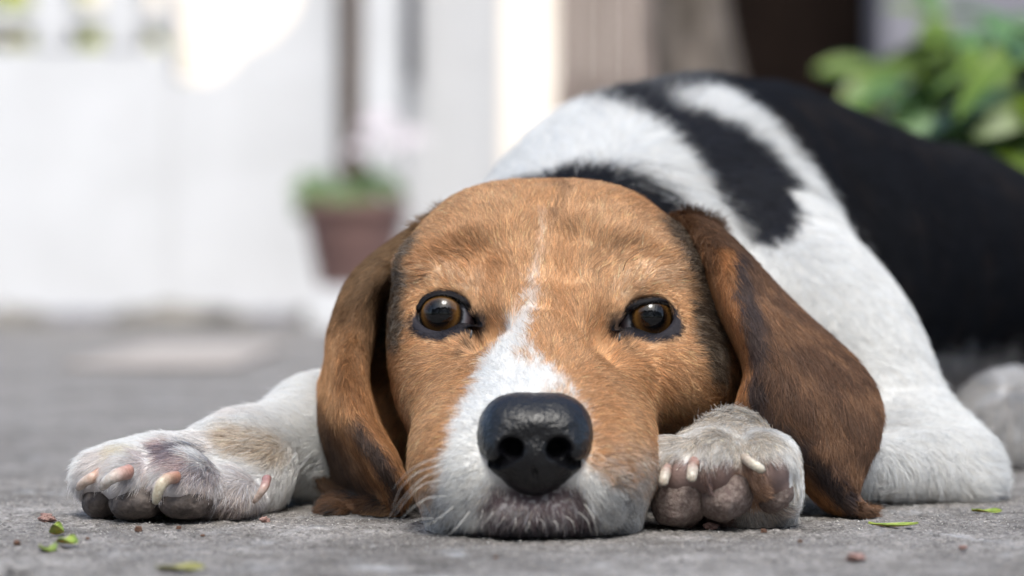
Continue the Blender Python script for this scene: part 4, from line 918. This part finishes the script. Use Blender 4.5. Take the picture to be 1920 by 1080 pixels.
# left garden wall with a row of openings through which the garden and the sky show
gw = empty('garden_wall', (XW(300, YW), YW, 0), 'white painted garden wall with openings, at the left behind the dog', 'wall')
zt, zo1, zo0 = 1.6, ZW(-40, YW), ZW(92, YW)
box('wall_panel', XW(-700, YW), XW(322, YW), YW, YW + .12, -.05, zo0, WH, gw)
pf = [(322, 900), (322, 150), (395, 152), (432, 128), (455, 98), (510, 72), (548, 30), (575, -40), (630, -40), (630, 900)]
pv = [(XW(a_, YW), yy, max(-.05, ZW(b_, YW))) for yy in (YW, YW + .12) for a_, b_ in pf]; n_p = len(pf)
mesh_obj('wall_panel', pv, [tuple(range(n_p))[::-1], tuple(range(n_p, 2 * n_p))] + [(i, (i + 1) % n_p, (i + 1) % n_p + n_p, i + n_p) for i in range(n_p)], WH, gw, smooth=False)
for a_, b_ in ((-700, -30), (60, 130), (192, 262), (305, 322)): box('baluster', XW(a_, YW), XW(b_, YW), YW, YW + .12, zo0, zo1, WH, gw)
box('rail', XW(-700, YW), XW(322, YW), YW + .001, YW + .118, ZW(50, YW), ZW(18, YW), WH, gw)
box('wall_panel', XW(-700, YW), XW(322, YW), YW, YW + .12, zo1, zt, WH, gw)
box('wall_panel', XW(575, YW), XW(630, YW), YW + .001, YW + .121, ZW(-40, YW), zt, WH, gw)
box('plinth', XW(-700, YW), XW(560, YW), YW - .03, YW, -.05, ZW(584, YW), WG, gw)
hp = empty('house_corner', (XW(800, 4.5), 4.5, 0), 'white house corner with a slim pipe beside the bright gap', 'house')
box('pillar', XW(680, 4.5), XW(752, 4.5), 4.5, 4.9, -.05, 2.6, WH, hp)
box('wall_panel', XW(752, 4.6), XW(942, 4.6), 4.6, 4.95, -.05, 2.6, WH, hp)
Vt, Ft = tube([(XW(770, 4.55), 4.56, ZW(150, 4.55)), (XW(770, 4.55), 4.56, 1.2), (XW(770, 4.55), 4.56, 2.6)], [.012] * 3, 12); mesh_obj('pipe', Vt, Ft, WG, hp)
st = empty('white_step', (XW(700, 4.3), 4.3, 0), 'low white painted step under the flower pot', 'step')
box('tread', XW(585, 4.3), XW(960, 4.3), 4.2, 4.5, -.05, ZW(540, 4.25), WH, st); box('riser', XW(595, 4.3), XW(945, 4.3), 4.19, 4.2, -.05, ZW(552, 4.25), WH, st)
bb = empty('brown_post', (XW(657, 4.85), 4.85, 0), 'brown wooden post in the gap between garden wall and house corner', 'post')
box('shaft', XW(634, 4.85), XW(682, 4.85), 4.85, 4.91, -.05, 2.4, WOOD, bb)
# gate of upright planks right of the bright gap
gt = empty('plank_door', (XW(1140, 4.4), 4.4, 0), 'pinkish brown door of upright planks right of the bright gap', 'door')
pw = (XW(1232, 4.4) - XW(1042, 4.4)) / 4; base_pl = None
for i in range(4):
    a_ = XW(1042, 4.4) + i * pw; o = box('plank', a_ + .002, a_ + pw - .002, 4.4 + .003 * (i % 2), 4.44, .03, 2.3, WOOD, gt, .004)
for z in (.3, 1.6): box('crossbar', XW(1042, 4.4), XW(1232, 4.4), 4.441, 4.47, z, z + .08, WOOD, gt)
# tree trunk leaning beside the door
tr = empty('tree', (XW(1330, 3.6), 3.6, 0), 'leaning grey brown tree trunk between the plank door and the dark doorway', 'tree')
tp = catmull(np.array([(XW(1395, 3.6), 3.6, -.05), (XW(1350, 3.6), 3.6, .18), (XW(1292, 3.6), 3.62, .42), (XW(1240, 3.6), 3.66, .9), (XW(1290, 3.6), 3.7, 1.8), (XW(1300, 3.6), 3.7, 2.8)]), 40)
Vt, Ft = tube(tp, np.linspace(.062, .035, 40), 28); nr_ = fbm(Vt, 26, 91); Vt = Vt + np.c_[(nr_ - .5) * .03, (noise(Vt, 40, 92) - .5) * .03, np.zeros(len(Vt))]; mesh_obj('trunk', Vt, Ft, BARK, tr)
# dark doorway, its shade put into near-black boards, and the wall round it
dw = empty('dark_doorway', (XW(1500, 5.2), 5.2, 0), 'dark doorway behind the tree trunk, its shade painted as near-black boards', 'doorway')
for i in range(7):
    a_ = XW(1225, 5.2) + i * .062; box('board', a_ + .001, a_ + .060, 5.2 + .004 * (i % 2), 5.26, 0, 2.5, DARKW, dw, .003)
gw2 = tag(box('grey_wall', XW(1655, 4.9), XW(3200, 4.9), 4.9, 5.1, -.05, 2.4, WG), 'pale grey wall behind the green shrub at the right', 'wall')
# stones and dirt along the foot of the wall, a strip of painted sunlight on the ground
DIRT = pmat('dirt', (.10, .09, .08), (.22, .20, .17), scale=30, rough=.9, bump=.6)
WARM = pmat('sunlit_pavement', (.30, .265, .24), (.36, .32, .29), scale=20, rough=.8, bump=.3)
def gy_(py): return H * F / (py - HY)
for i, (px, w_, label) in enumerate([(45, 60, 'dark stone at the foot of the wall, farthest left'), (350, 120, 'low heap of dark stones and soil at the foot of the wall'), (600, 55, 'dark stone at the foot of the wall beside the step')]):
    y_ = gy_(606); c = (XW(px, y_), y_ - .05, .0); V_ = US * (1 + .7 * (noise(US + i * 3, 2.2, i + 50)[:, None] - .5)) * (S(w_, y_), .05, .03) + c; V_[:, 2] = np.maximum(V_[:, 2], .001)
    tag(mesh_obj('rock', V_, UF, DIRT), label, 'rock')
tag(box('sunlight_strip', XW(240, 3.0), XW(515, 3.0), gy_(692), gy_(652), .001, .005, WARM), 'pale warm strip of painted sunlight on the pavement behind the outstretched leg', 'painted light')  # sunlight on the ground, put in as a thin pale plate

# ---- flower pot
POT = pmat('terracotta', (.13, .072, .062), (.20, .11, .095), scale=12, rough=.8, bump=.3)
def lathe(name, cx, cy, prof, mat, parent, n=40):
    Vs = [(cx + r * math.cos(2 * math.pi * j / n), cy + r * math.sin(2 * math.pi * j / n), z) for (r, z) in prof for j in range(n)]
    Fs = [(i * n + j, i * n + (j + 1) % n, (i + 1) * n + (j + 1) % n, (i + 1) * n + j) for i in range(len(prof) - 1) for j in range(n)]
    return mesh_obj(name, Vs, Fs, mat, parent)
yp = 4.32; cx = XW(664, yp); zb = ZW(540, 4.25); zr = ZW(378, yp); fp = empty('flower_pot', (cx, yp, zb), 'brown clay pot with green leaves and pale pink flowers on the white step', 'flower pot')
r1, r0 = S(102, yp), S(66, yp)
lathe('pot', cx, yp, [(0, zb), (r0, zb), (r1 * .93, zr - .02), (r1 * .93, zr - .012), (r1 * .85, zr - .012), (r0 * .9, zb + .01), (0, zb + .01)], POT, fp)
lathe('rim', cx, yp, [(r1 * .935, zr - .022), (r1, zr - .022), (r1, zr), (r1 * .86, zr), (r1 * .86, zr - .015)], POT, fp)
lathe('soil', cx, yp, [(0, zr - .006), (r1 * .87, zr - .008)], DIRT, fp)
PLG = pmat('pot_leaf', (.05, .10, .03), (.14, .21, .07), scale=25, rough=.5); FLW = pmat('petal', (.52, .46, .49), (.60, .55, .58), scale=20, rough=.6)
def blade_mesh(L_, W_, bend, n=6):
    G = []
    for i in range(n + 1):
        u = i / n; w = W_ * .5 * (math.sin(math.pi * min(1, u * .92 + .05)) ** .7)
        for v in (-1, 0, 1): G.append((v * w, u * L_ * (1 - .15 * bend * u), bend * L_ * .5 * u * u * -1 + abs(v) * w * .25))
    Q_ = [(i * 3 + j, i * 3 + j + 1, (i + 1) * 3 + j + 1, (i + 1) * 3 + j) for i in range(n) for j in (0, 1)]
    return np.array(G), Q_
def place_leaf(name, mesh, loc, az, el, roll, scale, parent):
    o = bpy.data.objects.new(name, mesh); COL.objects.link(o); o.parent = parent; o.location = np.array(loc) - np.array(parent.location)
    o.rotation_mode = 'ZYX'; o.rotation_euler = (R(el), R(roll), R(az)); o.scale = (scale,) * 3; return o
def leaf_mesh(name, L_, W_, bend, mat):
    G, Q_ = blade_mesh(L_, W_, bend); me = bpy.data.meshes.new(name); me.from_pydata([tuple(v) for v in G], [], Q_); me.polygons.foreach_set('use_smooth', [True] * len(Q_)); me.materials.append(mat); me.update(); return me
lm = leaf_mesh('leaf', .045, .018, .5, PLG); pm = leaf_mesh('petal', .03, .022, .4, FLW)
for i in range(90):
    a = rng.uniform(0, 360); rr_ = S(70, yp) * math.sqrt(rng.random()); place_leaf('leaf', lm, (cx - .008 + rr_ * math.cos(R(a)), yp + rr_ * math.sin(R(a)), zr + rng.uniform(-.005, .035)), a - 90, rng.uniform(10, 75), rng.uniform(-40, 40), rng.uniform(.6, 1.1), fp)
for (px, py) in [(700, 235), (740, 262), (680, 275), (770, 250), (715, 215)]:
    fx_, fz_ = XW(px, yp), ZW(py, yp); yj = yp + rng.uniform(-.03, .03); Vt, Ft = tube([(cx + .01, yp, zr - .01), ((cx + fx_) / 2, yj, (zr + fz_) / 2), (fx_, yj, fz_)], [.0015] * 3, 6); stm = mesh_obj('stem', Vt, Ft, PLG, fp)
    for k in range(6): place_leaf('petal', pm, (fx_, yj, fz_), k * 60 + rng.uniform(-10, 10), 20, 0, 1.0, fp).parent = stm
# ---- shrub at the right
shl = pmat('shrub_leaf', (.055, .10, .004), (.125, .185, .008), scale=9, rough=.45); shd = pmat('shrub_leaf_dark', (.012, .04, .006), (.03, .08, .010), scale=9, rough=.45); shb = pmat('shrub_leaf_glossy', (.05, .11, .03), (.09, .17, .05), scale=9, rough=.25)
def shrub(label, px, Yc, stems, cat='shrub', seed=0):
    rg = np.random.default_rng(seed); root = empty('shrub', (XW(px, Yc), Yc, 0), label, cat, 'green plants behind the dog')
    ms = [leaf_mesh('leaf', .12, .045, b_, m_) for m_ in (shl, shd, shb) for b_ in (.4, .9)]
    for (bx, tx, tpy, yy) in stems:
        p0 = np.array([XW(bx, Yc), yy, 0]); p1 = np.array([XW(tx, yy), yy + rg.uniform(-.05, .05), ZW(tpy, yy)]); c = catmull(np.array([p0, p0 * .6 + p1 * .4 + (0, .02, .02), p1]), 10)
        Vt, Ft = tube(c, np.linspace(.006, .002, 10), 7); so = mesh_obj('stem', Vt, Ft, BARK, root)
        for k in range(2, 10):
            for s in range(3): place_leaf('leaf', ms[rg.choice(6, p=[.28, .22, .12, .1, .14, .14])], c[k], rg.uniform(0, 360), rg.uniform(-10, 60), rg.uniform(-35, 35), rg.uniform(.5, 1.0), root).parent = so
    return root
shrub('bright green shrub left of the bare stem behind the dog\'s back', 1650, 3.1, [(1650, 1640, 130, 3.1), (1660, 1665, 180, 3.05), (1650, 1620, 230, 3.1), (1690, 1680, 240, 3.0), (1640, 1640, 280, 3.0)], seed=1)
shrub('tall green leafy shrub at the right edge behind the dog\'s rump', 1820, 2.8, [(1770, 1760, 40, 2.9), (1790, 1800, 90, 2.8), (1820, 1830, 60, 2.9), (1830, 1810, 170, 2.7), (1860, 1850, 130, 2.8), (1780, 1770, 200, 2.8), (1720, 1715, 150, 2.85), (1880, 1880, 40, 2.9), (1900, 1900, 150, 2.85), (1740, 1735, 240, 2.8)], seed=2)
shrub('glossy broad leaved plant nearest the right edge of the picture', 1900, 2.0, [(1900, 1890, 130, 2.0), (1940, 1930, 60, 2.05), (1960, 1960, 200, 1.98), (1920, 1905, 260, 2.0)], seed=3)
# ---- garden foliage seen through the wall's openings
YL = pmat('hedge_leaf', (.28, .36, .04), (.60, .58, .08), scale=5, rough=.5)
hd = empty('hedge', (XW(150, 7), 7.0, 0), 'yellow green hedge seen through the openings of the white wall', 'hedge')
lh = leaf_mesh('leaf', .09, .05, .5, YL); Gh, Qh = blade_mesh(.09, .05, .5); Qh = np.array(Qh); nh = 1500
hv = []; 
hx = rng.uniform(XW(-500, 7), XW(300, 7), nh); hy = rng.uniform(6.8, 7.3, nh); hz = rng.uniform(0, 1, nh) * (ZW(20, 7) + .06 * noise(np.stack([hx, hy * 0, hy * 0], 1), 6, 5)); az = rng.uniform(0, 6.28, nh); el = rng.uniform(-.3, 1.2, nh)
g3 = np.stack([np.broadcast_to(Gh[:, 0], (nh, len(Gh))), Gh[:, 1] * np.cos(el)[:, None] - Gh[:, 2] * np.sin(el)[:, None], Gh[:, 1] * np.sin(el)[:, None] + Gh[:, 2] * np.cos(el)[:, None]], -1)
g4 = np.stack([g3[..., 0] * np.cos(az)[:, None] - g3[..., 1] * np.sin(az)[:, None], g3[..., 0] * np.sin(az)[:, None] + g3[..., 1] * np.cos(az)[:, None], g3[..., 2]], -1) + np.stack([hx, hy, hz], 1)[:, None]
tag(mesh_obj('foliage', g4.reshape(-1, 3), (Qh[None] + len(Gh) * np.arange(nh)[:, None, None]).reshape(-1, 4), YL, hd), kind='stuff')
# ---- a sunlit white house far behind the gap, and an unseen hedge added to darken eye reflections and block low sky
FH = pmat('warm_glow_paint', (.86, .75, .63), (.89, .79, .68), scale=3, rough=.6)  # warm glow of sunlight put into the paint colour
fh = empty('white_house', (-.5, 11, 0), 'sunlit white house beyond the yard, seen through the bright gap and the opening', 'house')
box('wall', -3.0, 1.6, 11, 11.3, -.05, 3.2, FH, fh); box('roof', -3.2, 1.8, 10.8, 11.6, 3.2, 3.35, WG, fh)
HL = pmat('unseen_hedge_leaf', (.012, .030, .008), (.03, .065, .015), scale=3, rough=.6)
th = empty('unseen_hedge', (0, -3.5, 0), 'tall dark hedge added behind the camera to block low sky, outside the picture', 'hedge')
nh = 9000; hx = rng.uniform(-7, 7, nh); hz = rng.uniform(0, 1, nh) * (2.35 + .9 * noise(np.stack([hx, hx * 0, hx * 0], 1), 1.3, 6) + .4 * noise(np.stack([hx, hx * 0, hx * 0], 1), 5, 7)); hy = rng.uniform(-3.9, -3.3, nh); az = rng.uniform(0, 6.28, nh); el = rng.uniform(-.3, 1.2, nh)
g3 = np.stack([np.broadcast_to(Gh[:, 0], (nh, len(Gh))), Gh[:, 1] * np.cos(el)[:, None] - Gh[:, 2] * np.sin(el)[:, None], Gh[:, 1] * np.sin(el)[:, None] + Gh[:, 2] * np.cos(el)[:, None]], -1) * 2.6
g4 = np.stack([g3[..., 0] * np.cos(az)[:, None] - g3[..., 1] * np.sin(az)[:, None], g3[..., 0] * np.sin(az)[:, None] + g3[..., 1] * np.cos(az)[:, None], g3[..., 2]], -1) + np.stack([hx, hy, hz], 1)[:, None]
tag(mesh_obj('foliage', g4.reshape(-1, 3), (Qh[None] + len(Gh) * np.arange(nh)[:, None, None]).reshape(-1, 4), HL, th), kind='stuff')
print('done', time.time() - T0)
